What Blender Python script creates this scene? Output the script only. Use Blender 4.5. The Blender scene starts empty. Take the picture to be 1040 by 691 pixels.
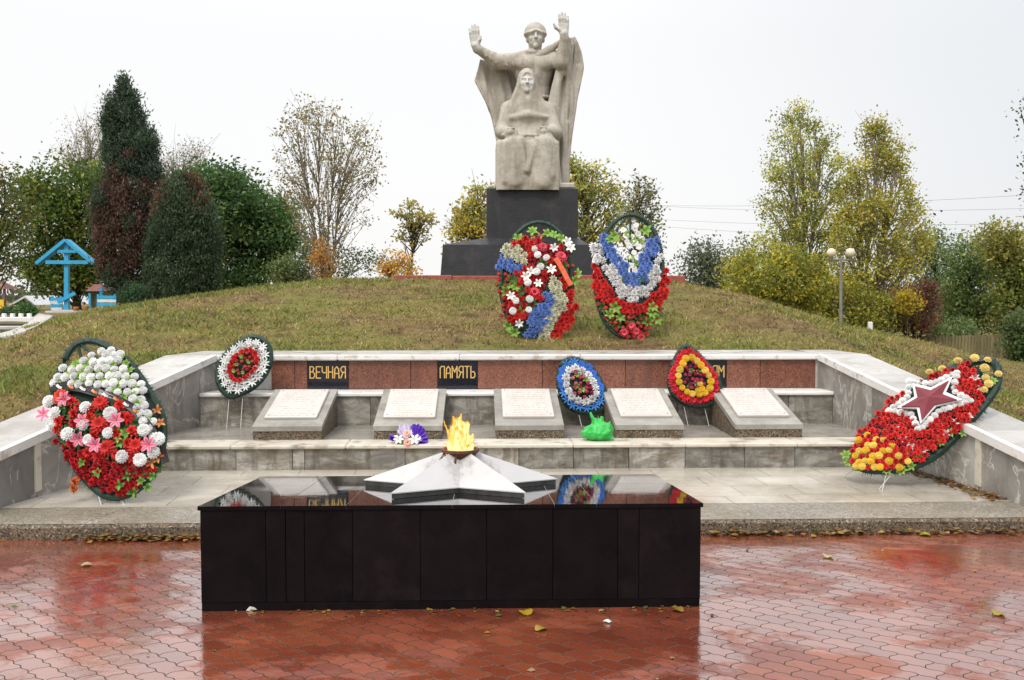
import bpy, math, random
import numpy as np
from mathutils import Vector, Matrix, Euler

# ---------------------------------------------------------------- camera, sky, sun, exposure
scene = bpy.context.scene
COL = scene.collection
E = 1.7                                   # eye height
FPX = 1000.0                              # focal length in pixels of a 1040 px wide picture
YAW = math.atan(0.031)
PITCH = -math.atan(0.0455)
cam_data = bpy.data.cameras.new('camera')
cam = bpy.data.objects.new('camera', cam_data)
COL.objects.link(cam)
cam_data.sensor_width = 36.0
cam_data.lens = 36.0 * FPX / 1040.0
cam_data.clip_start = 0.1
cam_data.clip_end = 5000
cam.location = (0, 0, E)
cam.rotation_euler = (math.pi / 2 + PITCH, 0, -YAW)
scene.camera = cam

world = bpy.data.worlds.new('World')
scene.world = world
world.use_nodes = True
wn = world.node_tree
wn.nodes.clear()
w_out = wn.nodes.new('ShaderNodeOutputWorld')
w_bg = wn.nodes.new('ShaderNodeBackground')
w_sky = wn.nodes.new('ShaderNodeTexSky')
w_sky.sky_type = 'NISHITA'
w_sky.sun_disc = False
w_sky.sun_elevation = math.radians(52)
w_sky.sun_rotation = math.radians(205)
w_sky.dust_density = 4.0
w_tc = wn.nodes.new('ShaderNodeTexCoord')
w_map = wn.nodes.new('ShaderNodeMapping')
w_map.inputs['Rotation'].default_value = (0, 0, math.radians(20))
w_sep = wn.nodes.new('ShaderNodeSeparateXYZ')
w_noise = wn.nodes.new('ShaderNodeTexNoise')
w_noise.inputs['Scale'].default_value = 1.3
w_noise.inputs['Detail'].default_value = 4
w_add = wn.nodes.new('ShaderNodeMath'); w_add.operation = 'MULTIPLY_ADD'
w_add.inputs[1].default_value = 0.35
w_ramp = wn.nodes.new('ShaderNodeValToRGB')
w_ramp.color_ramp.elements[0].position = 0.0
w_ramp.color_ramp.elements[0].color = (7.9, 7.85, 7.8, 1)
w_ramp.color_ramp.elements[1].position = 0.62
w_ramp.color_ramp.elements[1].color = (6.0, 6.15, 6.4, 1)
w_mix = wn.nodes.new('ShaderNodeMixRGB')
w_mix.inputs[0].default_value = 0.90
wl = wn.links
wl.new(w_tc.outputs['Generated'], w_map.inputs[0])
wl.new(w_map.outputs[0], w_sep.inputs[0])
wl.new(w_tc.outputs['Generated'], w_noise.inputs[0])
wl.new(w_noise.outputs['Fac'], w_add.inputs[0])
wl.new(w_sep.outputs['X'], w_add.inputs[2])
wl.new(w_add.outputs[0], w_ramp.inputs[0])
w_sep2 = wn.nodes.new('ShaderNodeSeparateXYZ')
wl.new(w_tc.outputs['Generated'], w_sep2.inputs[0])
w_el = wn.nodes.new('ShaderNodeMapRange')               # an overcast sky is brighter overhead than near the horizon
w_el.interpolation_type = 'SMOOTHSTEP'
w_el.inputs['From Min'].default_value = 0.22
w_el.inputs['From Max'].default_value = 0.85
w_el.inputs['To Min'].default_value = 1.0
w_el.inputs['To Max'].default_value = 2.0
wl.new(w_sep2.outputs['Z'], w_el.inputs['Value'])
w_mul = wn.nodes.new('ShaderNodeVectorMath'); w_mul.operation = 'SCALE'
wl.new(w_sky.outputs[0], w_mix.inputs[1])
wl.new(w_ramp.outputs[0], w_mix.inputs[2])
wl.new(w_mix.outputs[0], w_mul.inputs[0])
wl.new(w_el.outputs[0], w_mul.inputs['Scale'])
wl.new(w_mul.outputs[0], w_bg.inputs[0])
w_bg.inputs['Strength'].default_value = 0.10
wl.new(w_bg.outputs[0], w_out.inputs[0])

sun_data = bpy.data.lights.new('sun', 'SUN')
sun_data.energy = 1.5
sun_data.angle = math.radians(16)
sun_data.color = (1.0, 0.96, 0.9)
sun = bpy.data.objects.new('sun', sun_data)
COL.objects.link(sun)
SUN_EL, SUN_AZ = math.radians(52), math.radians(205)     # azimuth clockwise from +Y
sun_dir = Vector((math.sin(SUN_AZ) * math.cos(SUN_EL), math.cos(SUN_AZ) * math.cos(SUN_EL), math.sin(SUN_EL)))
sun.rotation_euler = sun_dir.to_track_quat('Z', 'Y').to_euler()

vs = scene.view_settings
vs.view_transform = 'Standard'
vs.look = 'None'
vs.gamma = 1.0
vs.exposure = 0.42
vs.use_curve_mapping = False
scene.render.engine = 'CYCLES'
scene.cycles.use_denoising = True
scene.cycles.max_bounces = 6
scene.cycles.transparent_max_bounces = 12

# ---------------------------------------------------------------- photograph pixel -> world helpers
_F = np.array([math.sin(YAW) * math.cos(PITCH), math.cos(YAW) * math.cos(PITCH), math.sin(PITCH)])
_R = np.array([math.cos(YAW), -math.sin(YAW), 0.0])
_U = np.cross(_R, _F)
_C = np.array([0, 0, E])
def ray(px, py):
    return _F + _R * ((px - 520.0) / FPX) + _U * ((345.5 - py) / FPX)
def PY(px, py, Y):
    d = ray(px, py); return _C + d * (Y / d[1])
def PZ(px, py, z):
    d = ray(px, py); return _C + d * ((z - E) / d[2])
def PP(px, py, p0, n):
    d = ray(px, py); return _C + d * (np.dot(np.asarray(p0) - _C, n) / np.dot(d, n))
rng = np.random.default_rng(7)
random.seed(7)

# ---------------------------------------------------------------- object helpers
OFF = {}
def tag(o, label=None, cat=None, group=None, kind=None):
    if label: o['label'] = label
    if cat: o['category'] = cat
    if group: o['group'] = group
    if kind: o['kind'] = kind
    return o
def thing(name, label, cat, loc, group=None):
    o = bpy.data.objects.new(name, None)
    o.empty_display_size = 0.1
    COL.objects.link(o)
    o.location = loc
    OFF[o.name] = np.array(loc, float)
    return tag(o, label, cat, group)
def npmesh(name, v, f, mats=(), smooth=False, cols=None, mat_idx=None, attrs=None):
    """v (n,3); f (m,k) array or a list of tuples."""
    me = bpy.data.meshes.new(name)
    v = np.asarray(v, np.float32)
    if isinstance(f, np.ndarray):
        m, k = f.shape
        me.vertices.add(len(v)); me.vertices.foreach_set('co', v.ravel())
        me.loops.add(m * k); me.loops.foreach_set('vertex_index', f.astype(np.int32).ravel())
        me.polygons.add(m)
        me.polygons.foreach_set('loop_start', np.arange(0, m * k, k, dtype=np.int32))
        me.update(calc_edges=True)
    else:
        me.from_pydata(v.tolist(), [], f); me.update()
    for mt in mats: me.materials.append(mt)
    if mat_idx is not None: me.polygons.foreach_set('material_index', np.asarray(mat_idx, np.int32))
    if smooth: me.polygons.foreach_set('use_smooth', np.ones(len(me.polygons), bool))
    if cols is not None:
        a = me.color_attributes.new('Col', 'FLOAT_COLOR', 'POINT')
        c = np.ones((len(v), 4), np.float32); c[:, :3] = cols
        a.data.foreach_set('color', c.ravel())
    if attrs:
        for key, val in attrs.items():
            a = me.attributes.new(key, 'FLOAT', 'POINT'); a.data.foreach_set('value', np.asarray(val, np.float32))
    me.validate()
    return me
def link(name, me, parent=None, loc=None):
    o = bpy.data.objects.new(name, me); COL.objects.link(o)
    if parent is not None: o.parent = parent
    if loc is not None: o.location = loc
    return o
def obj(name, v, f, mats, parent=None, **kw):
    """world-space verts; stored relative to the parent's base point"""
    v = np.asarray(v, float)
    off = OFF[parent.name] if parent is not None else np.zeros(3)
    if parent is None:
        off = np.array([(v[:, 0].min() + v[:, 0].max()) / 2, (v[:, 1].min() + v[:, 1].max()) / 2, v[:, 2].min()])
    if not isinstance(mats, (list, tuple)): mats = [mats]
    o = link(name, npmesh(name, v - off, f, mats, **kw), parent)
    if parent is None: o.location = off
    OFF[o.name] = off
    return o

class MB:
    def __init__(s): s.v = []; s.f = []; s.m = []; s.cur = 0
    def add(s, v, f):
        n = len(s.v); s.v.extend([tuple(map(float, p)) for p in v])
        s.f.extend([tuple(i + n for i in q) for q in f]); s.m.extend([s.cur] * len(f)); return s
    def hexa(s, p):     # 8 corners: bottom 0..3 ccw, top 4..7
        return s.add(p, [(3, 2, 1, 0), (4, 5, 6, 7), (0, 1, 5, 4), (1, 2, 6, 5), (2, 3, 7, 6), (3, 0, 4, 7)])
    def box(s, x0, x1, y0, y1, z0, z1, bev=0.0):
        if bev <= 0:
            return s.hexa([(x0, y0, z0), (x1, y0, z0), (x1, y1, z0), (x0, y1, z0), (x0, y0, z1), (x1, y0, z1), (x1, y1, z1), (x0, y1, z1)])
        b = min(bev, (x1 - x0) / 3, (y1 - y0) / 3, (z1 - z0) / 3)
        v = []
        for sx in (0, 1):
            for sy in (0, 1):
                for sz in (0, 1):
                    X, Y, Z = (x0, x1)[sx], (y0, y1)[sy], (z0, z1)[sz]
                    dx, dy, dz = b * (1 - 2 * sx), b * (1 - 2 * sy), b * (1 - 2 * sz)
                    v += [(X, Y + dy, Z + dz), (X + dx, Y, Z + dz), (X + dx, Y + dy, Z)]
        return s.hull(v)
    def hull(s, v):
        import bmesh
        bm = bmesh.new()
        for p in v: bm.verts.new(p)
        bmesh.ops.convex_hull(bm, input=bm.verts)
        bmesh.ops.dissolve_limit(bm, angle_limit=0.01, verts=bm.verts, edges=bm.edges)
        bm.verts.index_update()
        s.add([q.co[:] for q in bm.verts], [tuple(q.index for q in fc.verts) for fc in bm.faces])
        bm.free(); return s
    def tube(s, pts, rad, n=8, cap=True):
        pts = [Vector(p) for p in pts]
        if not hasattr(rad, '__len__'): rad = [rad] * len(pts)
        rings = []
        up = Vector((0, 0, 1))
        for i, p in enumerate(pts):
            t = (pts[min(i + 1, len(pts) - 1)] - pts[max(i - 1, 0)]).normalized()
            a = t.cross(up if abs(t.z) < 0.9 else Vector((1, 0, 0))).normalized(); b = t.cross(a)
            rings.append([p + (a * math.cos(2 * math.pi * k / n) + b * math.sin(2 * math.pi * k / n)) * rad[i] for k in range(n)])
        v = [q for r in rings for q in r]; f = []
        for i in range(len(pts) - 1):
            for k in range(n):
                f.append((i * n + k, i * n + (k + 1) % n, (i + 1) * n + (k + 1) % n, (i + 1) * n + k))
        if cap: f += [tuple(range(n - 1, -1, -1)), tuple((len(pts) - 1) * n + k for k in range(n))]
        return s.add(v, f)
    def lathe(s, prof, c, n=24):
        v = []; f = []
        for (r, z) in prof:
            for k in range(n): v.append((c[0] + r * math.cos(2 * math.pi * k / n), c[1] + r * math.sin(2 * math.pi * k / n), c[2] + z))
        for i in range(len(prof) - 1):
            for k in range(n): f.append((i * n + k, i * n + (k + 1) % n, (i + 1) * n + (k + 1) % n, (i + 1) * n + k))
        return s.add(v, f)
    def build(s, name, mats, parent=None, **kw):
        if not isinstance(mats, (list, tuple)): mats = [mats]
        return obj(name, np.array(s.v), s.f, mats, parent, mat_idx=s.m if len(mats) > 1 else None, **kw)

# ---------------------------------------------------------------- materials
def rgba(c): return (c[0], c[1], c[2], 1.0)
def base_mat(name):
    m = bpy.data.materials.new(name); m.use_nodes = True
    nt = m.node_tree; b = nt.nodes['Principled BSDF']
    return m, nt, b
def nd(nt, typ, **kw):
    n = nt.nodes.new('ShaderNode' + typ)
    for k, v in kw.items():
        if k in n.inputs.keys() if isinstance(k, str) else False: n.inputs[k].default_value = v
        else: setattr(n, k, v)
    return n
def ramp(nt, fac, stops):
    r = nt.nodes.new('ShaderNodeValToRGB')
    el = r.color_ramp.elements
    while len(el) < len(stops): el.new(0.5)
    for e, (p, c) in zip(el, stops): e.position = p; e.color = rgba(c) if hasattr(c, '__len__') else (c, c, c, 1)
    nt.links.new(fac, r.inputs[0]); return r.outputs[0]
def mixc(nt, fac, a, b, mode='MIX'):
    n = nt.nodes.new('ShaderNodeMixRGB'); n.blend_type = mode
    for i, x in ((0, fac), (1, a), (2, b)):
        if isinstance(x, (int, float)): n.inputs[i].default_value = x if i == 0 else (x, x, x, 1)
        elif isinstance(x, (tuple, list)): n.inputs[i].default_value = rgba(x)
        else: nt.links.new(x, n.inputs[i])
    return n.outputs[0]
def math_(nt, op, a, b=None, c=None):
    n = nt.nodes.new('ShaderNodeMath'); n.operation = op
    for i, x in enumerate((a, b, c)):
        if x is None: continue
        if isinstance(x, (int, float)): n.inputs[i].default_value = x
        else: nt.links.new(x, n.inputs[i])
    return n.outputs[0]
def noise(nt, vec, scale, detail=6, rough=0.55, dist=0.0):
    n = nt.nodes.new('ShaderNodeTexNoise')
    n.inputs['Scale'].default_value = scale; n.inputs['Detail'].default_value = detail
    n.inputs['Roughness'].default_value = rough; n.inputs['Distortion'].default_value = dist
    nt.links.new(vec, n.inputs['Vector']); return n.outputs['Fac']
def coords(nt, rand=True, scale=None, kind='Object'):
    tc = nt.nodes.new('ShaderNodeTexCoord'); out = tc.outputs[kind]
    if rand:
        oi = nt.nodes.new('ShaderNodeObjectInfo')
        va = nt.nodes.new('ShaderNodeVectorMath'); va.operation = 'MULTIPLY_ADD'
        cb = nt.nodes.new('ShaderNodeCombineXYZ')
        for i in range(3): nt.links.new(oi.outputs['Random'], cb.inputs[i])
        nt.links.new(cb.outputs[0], va.inputs[0]); va.inputs[1].default_value = (37, 51, 23)
        nt.links.new(out, va.inputs[2]); out = va.outputs[0]
    if scale:
        mp = nt.nodes.new('ShaderNodeMapping'); mp.inputs['Scale'].default_value = scale
        nt.links.new(out, mp.inputs[0]); out = mp.outputs[0]
    return out
def bump(nt, b, h, strength, dist=0.02):
    n = nt.nodes.new('ShaderNodeBump'); n.inputs['Strength'].default_value = strength; n.inputs['Distance'].default_value = dist
    nt.links.new(h, n.inputs['Height']); nt.links.new(n.outputs[0], b.inputs['Normal']); return n
def nmat(name, stops, scale=4, detail=8, dist=0.0, rough=(0.5, 0.7), bmp=0.15, bscale=60, rand=0.12, vein=None, speck=None, metallic=0.0, coat=0.0, cscale=None, stain=None, ior=1.5, drip=None):
    m, nt, b = base_mat(name)
    co = coords(nt, True, cscale)
    c = ramp(nt, noise(nt, co, scale, detail, 0.6, dist), stops)
    if vein:      # (colour, scale, width)
        vn = noise(nt, co, vein[1], 5, 0.6, 1.2)
        d = math_(nt, 'ABSOLUTE', math_(nt, 'SUBTRACT', vn, 0.5))
        fac = ramp(nt, d, [(0.0, 1.0), (vein[2], 0.0)])
        c = mixc(nt, math_(nt, 'MULTIPLY', fac, vein[3] if len(vein) > 3 else 0.7), c, vein[0])
    if speck:     # list of (colour, scale, threshold)
        for col, sc, th in speck:
            vo = nt.nodes.new('ShaderNodeTexVoronoi'); vo.inputs['Scale'].default_value = sc
            nt.links.new(co, vo.inputs['Vector'])
            sp = nt.nodes.new('ShaderNodeSeparateColor'); nt.links.new(vo.outputs['Color'], sp.inputs[0])
            c = mixc(nt, ramp(nt, sp.outputs[0], [(th, 0.0), (th + 0.05, 1.0)]), c, col)
    if stain:     # (colour, scale, lo, hi)
        s = ramp(nt, noise(nt, co, stain[1], 6, 0.65), [(stain[2], 0.0), (stain[3], 1.0)])
        c = mixc(nt, math_(nt, 'MULTIPLY', s, stain[4] if len(stain) > 4 else 0.7), c, stain[0])
    if drip:      # rain runs: (colour, amount, lo, hi)
        mp = nt.nodes.new('ShaderNodeMapping'); mp.inputs['Scale'].default_value = (7, 7, 0.55); nt.links.new(co, mp.inputs[0])
        s = ramp(nt, noise(nt, mp.outputs[0], 1.4, 6, 0.65), [(drip[2], 0.0), (drip[3], 1.0)])
        c = mixc(nt, math_(nt, 'MULTIPLY', s, drip[1]), c, drip[0])
    if rand:
        oi = nt.nodes.new('ShaderNodeObjectInfo')
        k = math_(nt, 'MULTIPLY_ADD', oi.outputs['Random'], 2 * rand, 1 - rand)
        cb = nt.nodes.new('ShaderNodeCombineColor')
        for i in range(3): nt.links.new(k, cb.inputs[i])
        c = mixc(nt, 1.0, c, cb.outputs[0], 'MULTIPLY')
    nt.links.new(c, b.inputs['Base Color'])
    r = ramp(nt, noise(nt, co, scale * 1.7, 4), [(0.3, rough[0]), (0.7, rough[1])])
    nt.links.new(r, b.inputs['Roughness'])
    b.inputs['Metallic'].default_value = metallic
    b.inputs['IOR'].default_value = ior
    b.inputs['Coat Weight'].default_value = coat
    b.inputs['Coat Roughness'].default_value = 0.06
    if bmp: bump(nt, b, noise(nt, co, bscale, 4), bmp, 0.02)
    return m
def colmat(name, rough=0.6, trans=0.0, hue=0.0):
    """reads the mesh colour attribute (leaf and petal colours), slight per-object change"""
    m, nt, b = base_mat(name)
    a = nt.nodes.new('ShaderNodeAttribute'); a.attribute_name = 'Col'
    oi = nt.nodes.new('ShaderNodeObjectInfo')
    k = math_(nt, 'MULTIPLY_ADD', oi.outputs['Random'], 0.3, 0.85)
    cb = nt.nodes.new('ShaderNodeCombineColor')
    for i in range(3): nt.links.new(k, cb.inputs[i])
    c = mixc(nt, 1.0, a.outputs['Color'], cb.outputs[0], 'MULTIPLY')
    nt.links.new(c, b.inputs['Base Color']); b.inputs['Roughness'].default_value = rough
    b.inputs['Specular IOR Level'].default_value = 0.3
    if trans:
        t = nt.nodes.new('ShaderNodeBsdfTranslucent'); nt.links.new(c, t.inputs[0])
        mx = nt.nodes.new('ShaderNodeMixShader'); mx.inputs[0].default_value = trans
        nt.links.new(b.outputs[0], mx.inputs[1]); nt.links.new(t.outputs[0], mx.inputs[2])
        nt.links.new(mx.outputs[0], nt.nodes['Material Output'].inputs[0])
    return m

M = {}
M['marble'] = nmat('grey_marble', [(0.3, (0.17, 0.16, 0.145)), (0.5, (0.28, 0.265, 0.24)), (0.7, (0.39, 0.37, 0.335))], 2.2, 8, 0.8, (0.25, 0.5), 0.08, 80, 0.28,
                   vein=((0.62, 0.59, 0.53), 1.5, 0.022, 0.75), stain=((0.19, 0.155, 0.11), 1.3, 0.48, 0.72, 0.65), drip=((0.15, 0.125, 0.095), .5, .52, .7))
M['riser'] = nmat('streaked_marble', [(0.3, (0.12, 0.115, 0.105)), (0.5, (0.25, 0.235, 0.205)), (0.68, (0.40, 0.375, 0.33))], 3.0, 9, 1.5, (0.2, 0.45), 0.08, 70, 0.33,
                  cscale=(1, 1, 2.4), vein=((0.5, 0.46, 0.38), 1.5, 0.02, 0.5), stain=((0.11, 0.085, 0.05), 2.6, 0.50, 0.66, 0.8), drip=((0.10, 0.08, 0.055), .75, .5, .64))
M['cap'] = nmat('pale_marble', [(0.3, (0.30, 0.285, 0.26)), (0.6, (0.45, 0.43, 0.405))], 2.5, 8, 0.6, (0.2, 0.45), 0.05, 90, 0.06,
                vein=((0.36, 0.34, 0.31), 1.6, 0.02, 0.5), stain=((0.24, 0.205, 0.155), 3, 0.5, 0.7, 0.65))
M['whiteedge'] = nmat('white_marble', [(0.2, (0.60, 0.58, 0.54)), (0.6, (0.74, 0.72, 0.69))], 3, 8, 0.3, (0.3, 0.5), 0.12, 60, 0.07, stain=((0.30, 0.25, 0.18), 6, 0.55, 0.68, 0.75))
M['lip'] = nmat('cream_stone_lip', [(0.2, (0.44, 0.39, 0.31)), (0.6, (0.60, 0.55, 0.46))], 3, 8, 0.3, (0.25, 0.5), 0.1, 60, 0.06, stain=((0.12, 0.09, 0.05), 4.2, 0.53, 0.68, 0.8))
M['tread'] = nmat('wet_tread_marble', [(0.2, (0.19, 0.17, 0.145)), (0.5, (0.30, 0.275, 0.24)), (0.8, (0.42, 0.39, 0.34))], 1.6, 8, 0.8, (0.12, 0.35), 0.03, 60, 0.1, stain=((0.13, 0.1, 0.07), 2.2, 0.5, 0.7, 0.7))
M['granite'] = nmat('red_granite', [(0.25, (0.145, 0.055, 0.035)), (0.6, (0.225, 0.09, 0.058))], 26, 8, 0, (0.15, 0.3), 0.03, 100, 0.16,
                    speck=[((0.095, 0.038, 0.03), 110, 0.78), ((0.27, 0.14, 0.10), 120, 0.92)], drip=((0.11, 0.05, 0.035), .5, .5, .66))
M['blackplaque'] = nmat('black_plaque_stone', [(0.3, (0.008, 0.009, 0.014)), (0.7, (0.014, 0.015, 0.022))], 30, 4, 0, (0.08, 0.15), 0, 50, 0.1)
M['gold'] = nmat('gold_lettering', [(0.3, (0.55, 0.33, 0.09)), (0.7, (0.68, 0.43, 0.14))], 30, 4, 0, (0.35, 0.5), 0.05, 50, 0.0)
M['blackgranite'] = nmat('black_granite', [(0.3, (0.004, 0.003, 0.0035)), (0.7, (0.009, 0.006, 0.007))], 6, 8, 0.5, (0.34, 0.5), 0.03, 45, 0.3, speck=[((0.012, 0.010, 0.010), 260, 0.95)],
                         stain=((0.014, 0.010, 0.010), 5, 0.55, 0.8, 0.8), ior=1.18)
M['polished'] = nmat('wet_polished_black_granite', [(0.3, (0.006, 0.005, 0.006)), (0.7, (0.011, 0.01, 0.01))], 8, 6, 0, (0.015, 0.06), 0.006, 7, 0.1, ior=2.3)
M['grout'] = nmat('pale_grout', [(0.3, (0.26, 0.25, 0.23)), (0.7, (0.36, 0.35, 0.33))], 20, 4)
M['dark_metal'] = nmat('dark_paint_metal', [(0.3, (0.02, 0.02, 0.022)), (0.7, (0.04, 0.04, 0.042))], 8)
M['rust'] = nmat('rusty_iron', [(0.3, (0.045, 0.018, 0.012)), (0.55, (0.13, 0.045, 0.022)), (0.75, (0.24, 0.10, 0.05))], 12, 8, 0.5, (0.6, 0.9), 0.4, 70)
M['plinth'] = nmat('concrete_plinth', [(0.25, (0.19, 0.18, 0.155)), (0.7, (0.32, 0.30, 0.265))], 5, 8, 0.3, (0.4, 0.7), 0.25, 80, 0.1, stain=((0.11, 0.09, 0.06), 3, 0.5, 0.7, 0.6))
M['aggregate'] = nmat('exposed_aggregate', [(0.3, (0.075, 0.055, 0.035)), (0.7, (0.17, 0.13, 0.085))], 8, 6, 0, (0.5, 0.8), 0.6, 130, 0.06,
                      speck=[((0.035, 0.026, 0.016), 90, 0.62), ((0.22, 0.13, 0.07), 100, 0.84), ((0.34, 0.29, 0.21), 120, 0.92)])
M['pedestal'] = nmat('charcoal_painted_concrete', [(0.25, (0.011, 0.011, 0.014)), (0.75, (0.024, 0.024, 0.029))], 3, 8, 0.4, (0.35, 0.6), 0.3, 40, 0.1, stain=((0.055, 0.05, 0.046), 2.4, 0.55, 0.75, 0.7), drip=((0.045, 0.042, 0.042), .6, .55, .7))
M['redkerb'] = nmat('red_painted_kerb', [(0.3, (0.20, 0.045, 0.03)), (0.7, (0.32, 0.085, 0.055))], 7, 8, 0.3, (0.5, 0.8), 0.3, 60, 0.15)
M['bark'] = nmat('tree_bark', [(0.3, (0.05, 0.037, 0.026)), (0.7, (0.115, 0.09, 0.065))], 9, 6, 0.3, (0.8, 0.95), 0.5, 30, 0.1)
M['darkbark'] = nmat('dark_bark', [(0.3, (0.022, 0.017, 0.013)), (0.7, (0.055, 0.042, 0.03))], 9, 6, 0.3, (0.8, 0.95), 0.5, 30, 0.1)
M['palebark'] = nmat('pale_bark', [(0.3, (0.13, 0.11, 0.085)), (0.7, (0.26, 0.22, 0.17))], 9, 6, 0.3, (0.8, 0.95), 0.5, 30, 0.1)
M['leaf'] = colmat('leaves', 0.55, 0.42)
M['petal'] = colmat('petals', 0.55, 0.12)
M['blade'] = colmat('grass_blades', 0.7, 0.2)
M['needle'] = nmat('dark_green_tinsel', [(0.3, (0.003, 0.020, 0.012)), (0.7, (0.008, 0.042, 0.025))], 25, 4, 0, (0.5, 0.7), 0, 50, 0.1)
M['backing'] = nmat('green_backing_cloth', [(0.3, (0.005, 0.014, 0.009)), (0.7, (0.010, 0.026, 0.017))], 25, 4, 0, (0.8, 0.9), 0.2, 50, 0.1)
M['wire'] = nmat('pale_wire', [(0.3, (0.45, 0.43, 0.42)), (0.7, (0.6, 0.58, 0.57))], 25, 4, 0, (0.4, 0.6), 0, 50, 0.1)
M['blue'] = nmat('sky_blue_paint', [(0.3, (0.025, 0.30, 0.55)), (0.7, (0.04, 0.38, 0.64))], 4, 6, 0, (0.4, 0.6), 0.1, 30, 0.08)
M['white'] = nmat('white_paint', [(0.3, (0.62, 0.62, 0.62)), (0.7, (0.74, 0.73, 0.72))], 4, 6, 0, (0.4, 0.6), 0.1, 30, 0.08)
M['yellow'] = nmat('yellow_paint', [(0.3, (0.70, 0.46, 0.02)), (0.7, (0.78, 0.54, 0.04))], 4, 6, 0, (0.4, 0.6), 0.1, 30, 0.08)
M['redroof'] = nmat('brown_red_cladding', [(0.3, (0.15, 0.06, 0.055)), (0.7, (0.24, 0.10, 0.09))], 4, 6, 0, (0.5, 0.7), 0.1, 30, 0.08, cscale=(1, 1, 6))
M['greyroof'] = nmat('pale_sheet_roof', [(0.3, (0.48, 0.49, 0.52)), (0.7, (0.58, 0.59, 0.61))], 4, 6, 0, (0.5, 0.7), 0.1, 30, 0.08)
M['wood'] = nmat('weathered_wood', [(0.3, (0.13, 0.11, 0.055)), (0.7, (0.24, 0.20, 0.10))], 6, 6, 0, (0.7, 0.9), 0.2, 30, 0.2, cscale=(6, 6, 1))
M['orangewood'] = nmat('orange_wood', [(0.3, (0.32, 0.11, 0.03)), (0.7, (0.42, 0.16, 0.05))], 6, 6, 0, (0.6, 0.8), 0.2, 30, 0.1)
M['lamp_metal'] = nmat('grey_lamp_paint', [(0.3, (0.16, 0.16, 0.15)), (0.7, (0.22, 0.22, 0.21))], 6, 6, 0, (0.5, 0.7), 0.1, 30, 0.05)
M['globe'] = nmat('cream_globe', [(0.3, (0.60, 0.52, 0.36)), (0.7, (0.70, 0.62, 0.46))], 3, 4, 0, (0.25, 0.35), 0, 30, 0.05)
M['concrete'] = nmat('pale_concrete', [(0.25, (0.36, 0.34, 0.31)), (0.7, (0.50, 0.48, 0.45))], 3, 8, 0.2, (0.6, 0.8), 0.2, 40, 0.05)
M['darkstone'] = nmat('dark_stone', [(0.25, (0.03, 0.028, 0.026)), (0.7, (0.07, 0.065, 0.06))], 3, 8, 0.2, (0.5, 0.8), 0.2, 40, 0.05)
# ---------------------------------------------------------------- terrain
def interp(x, pts):
    return np.interp(x, [p[0] for p in pts], [p[1] for p in pts])
def sstep(a, b, x):
    t = np.clip((x - a) / (b - a), 0, 1); return t * t * (3 - 2 * t)
def XL(Y): return -2.97 - 0.217 * (10.4 - Y)
def XR(Y): return 3.775 + 0.11 * (10.4 - Y)
def ZT(Y): return 1.05 - 0.156 * max(0.0, 10.75 - Y)
LAT = [(-60, .9), (-30, .9), (-12, .86), (-9.6, .92), (-9, 1.1), (-7.8, 1.4), (-5.4, 1.72), (-3.2, 1.98), (-1.5, 2.05), (2.6, 2.05), (3.8, 1.98), (4.3, 1.88), (5.4, 1.68), (7.4, 1.1), (8.6, .86), (11, .30), (14, -.2), (18, -.55), (60, -.6)]
FRO = [(-50, -.06), (6.9, -.06), (7.05, .36), (7.4, .46), (10.75, 1.0), (11.6, 1.02), (12.6, 1.15), (15.5, 1.60), (18.2, 2.0), (19.2, 2.06), (24, 2.06)]
def lump(x, y):
    return (np.sin(x * 2.1 + 1.3 * np.sin(y * 1.1)) * np.sin(y * 1.7 + 0.7 * np.sin(x * 1.9)) * 0.02 +
            np.sin(x * 6.3 + y * 2.2) * np.sin(y * 5.9 - x * 1.4) * 0.008)
def terrain(x, y):
    x = np.asarray(x, float); y = np.asarray(y, float)
    xe = x * 20.0 / np.clip(y, 9, 20)
    lat = interp(xe, LAT); far = 0.9 + (-0.6 - 0.9) * sstep(-6, 8, x)
    back = lat + (far - lat) * sstep(23, 38, y)
    f = interp(y, FRO)
    k = 0.12
    h = np.clip(0.5 + 0.5 * (back - f) / k, 0, 1)
    z = back + (f - back) * h - k * h * (1 - h)
    z = np.where(y > 24, back, z)
    z = z + lump(x, y) * sstep(7.2, 8.5, y) * (1 - 0.8 * sstep(10.6, 11.2, y) * (1 - sstep(11.6, 12.2, y)))
    far2 = sstep(80, 300, np.hypot(x, y))
    z = z * (1 - far2)
    inside = (y < 11.35) & (y > 6.0) & (x > XL(y) - 0.28) & (x < XR(y) + 0.28)
    z = np.where(inside, -0.25, z)
    return z
gx = np.unique(np.concatenate([np.arange(-16, 16.01, 0.14), np.arange(-60, 60.1, 1.5), np.array([-900, -500, -300, -180, -110, -80, 80, 110, 180, 300, 500, 900.])]))
gy = np.unique(np.concatenate([np.arange(6.6, 24.01, 0.14), np.arange(-20, 70.1, 1.5), np.array([-900, -400, -150, -60, 85, 110, 160, 240, 400, 900, 2500.])]))
GX, GY = np.meshgrid(gx, gy, indexing='ij')
GZ = terrain(GX, GY)
nx, ny = GX.shape
idx = np.arange(nx * ny).reshape(nx, ny)
q = np.stack([idx[:-1, :-1], idx[1:, :-1], idx[1:, 1:], idx[:-1, 1:]], -1).reshape(-1, 4)
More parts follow.
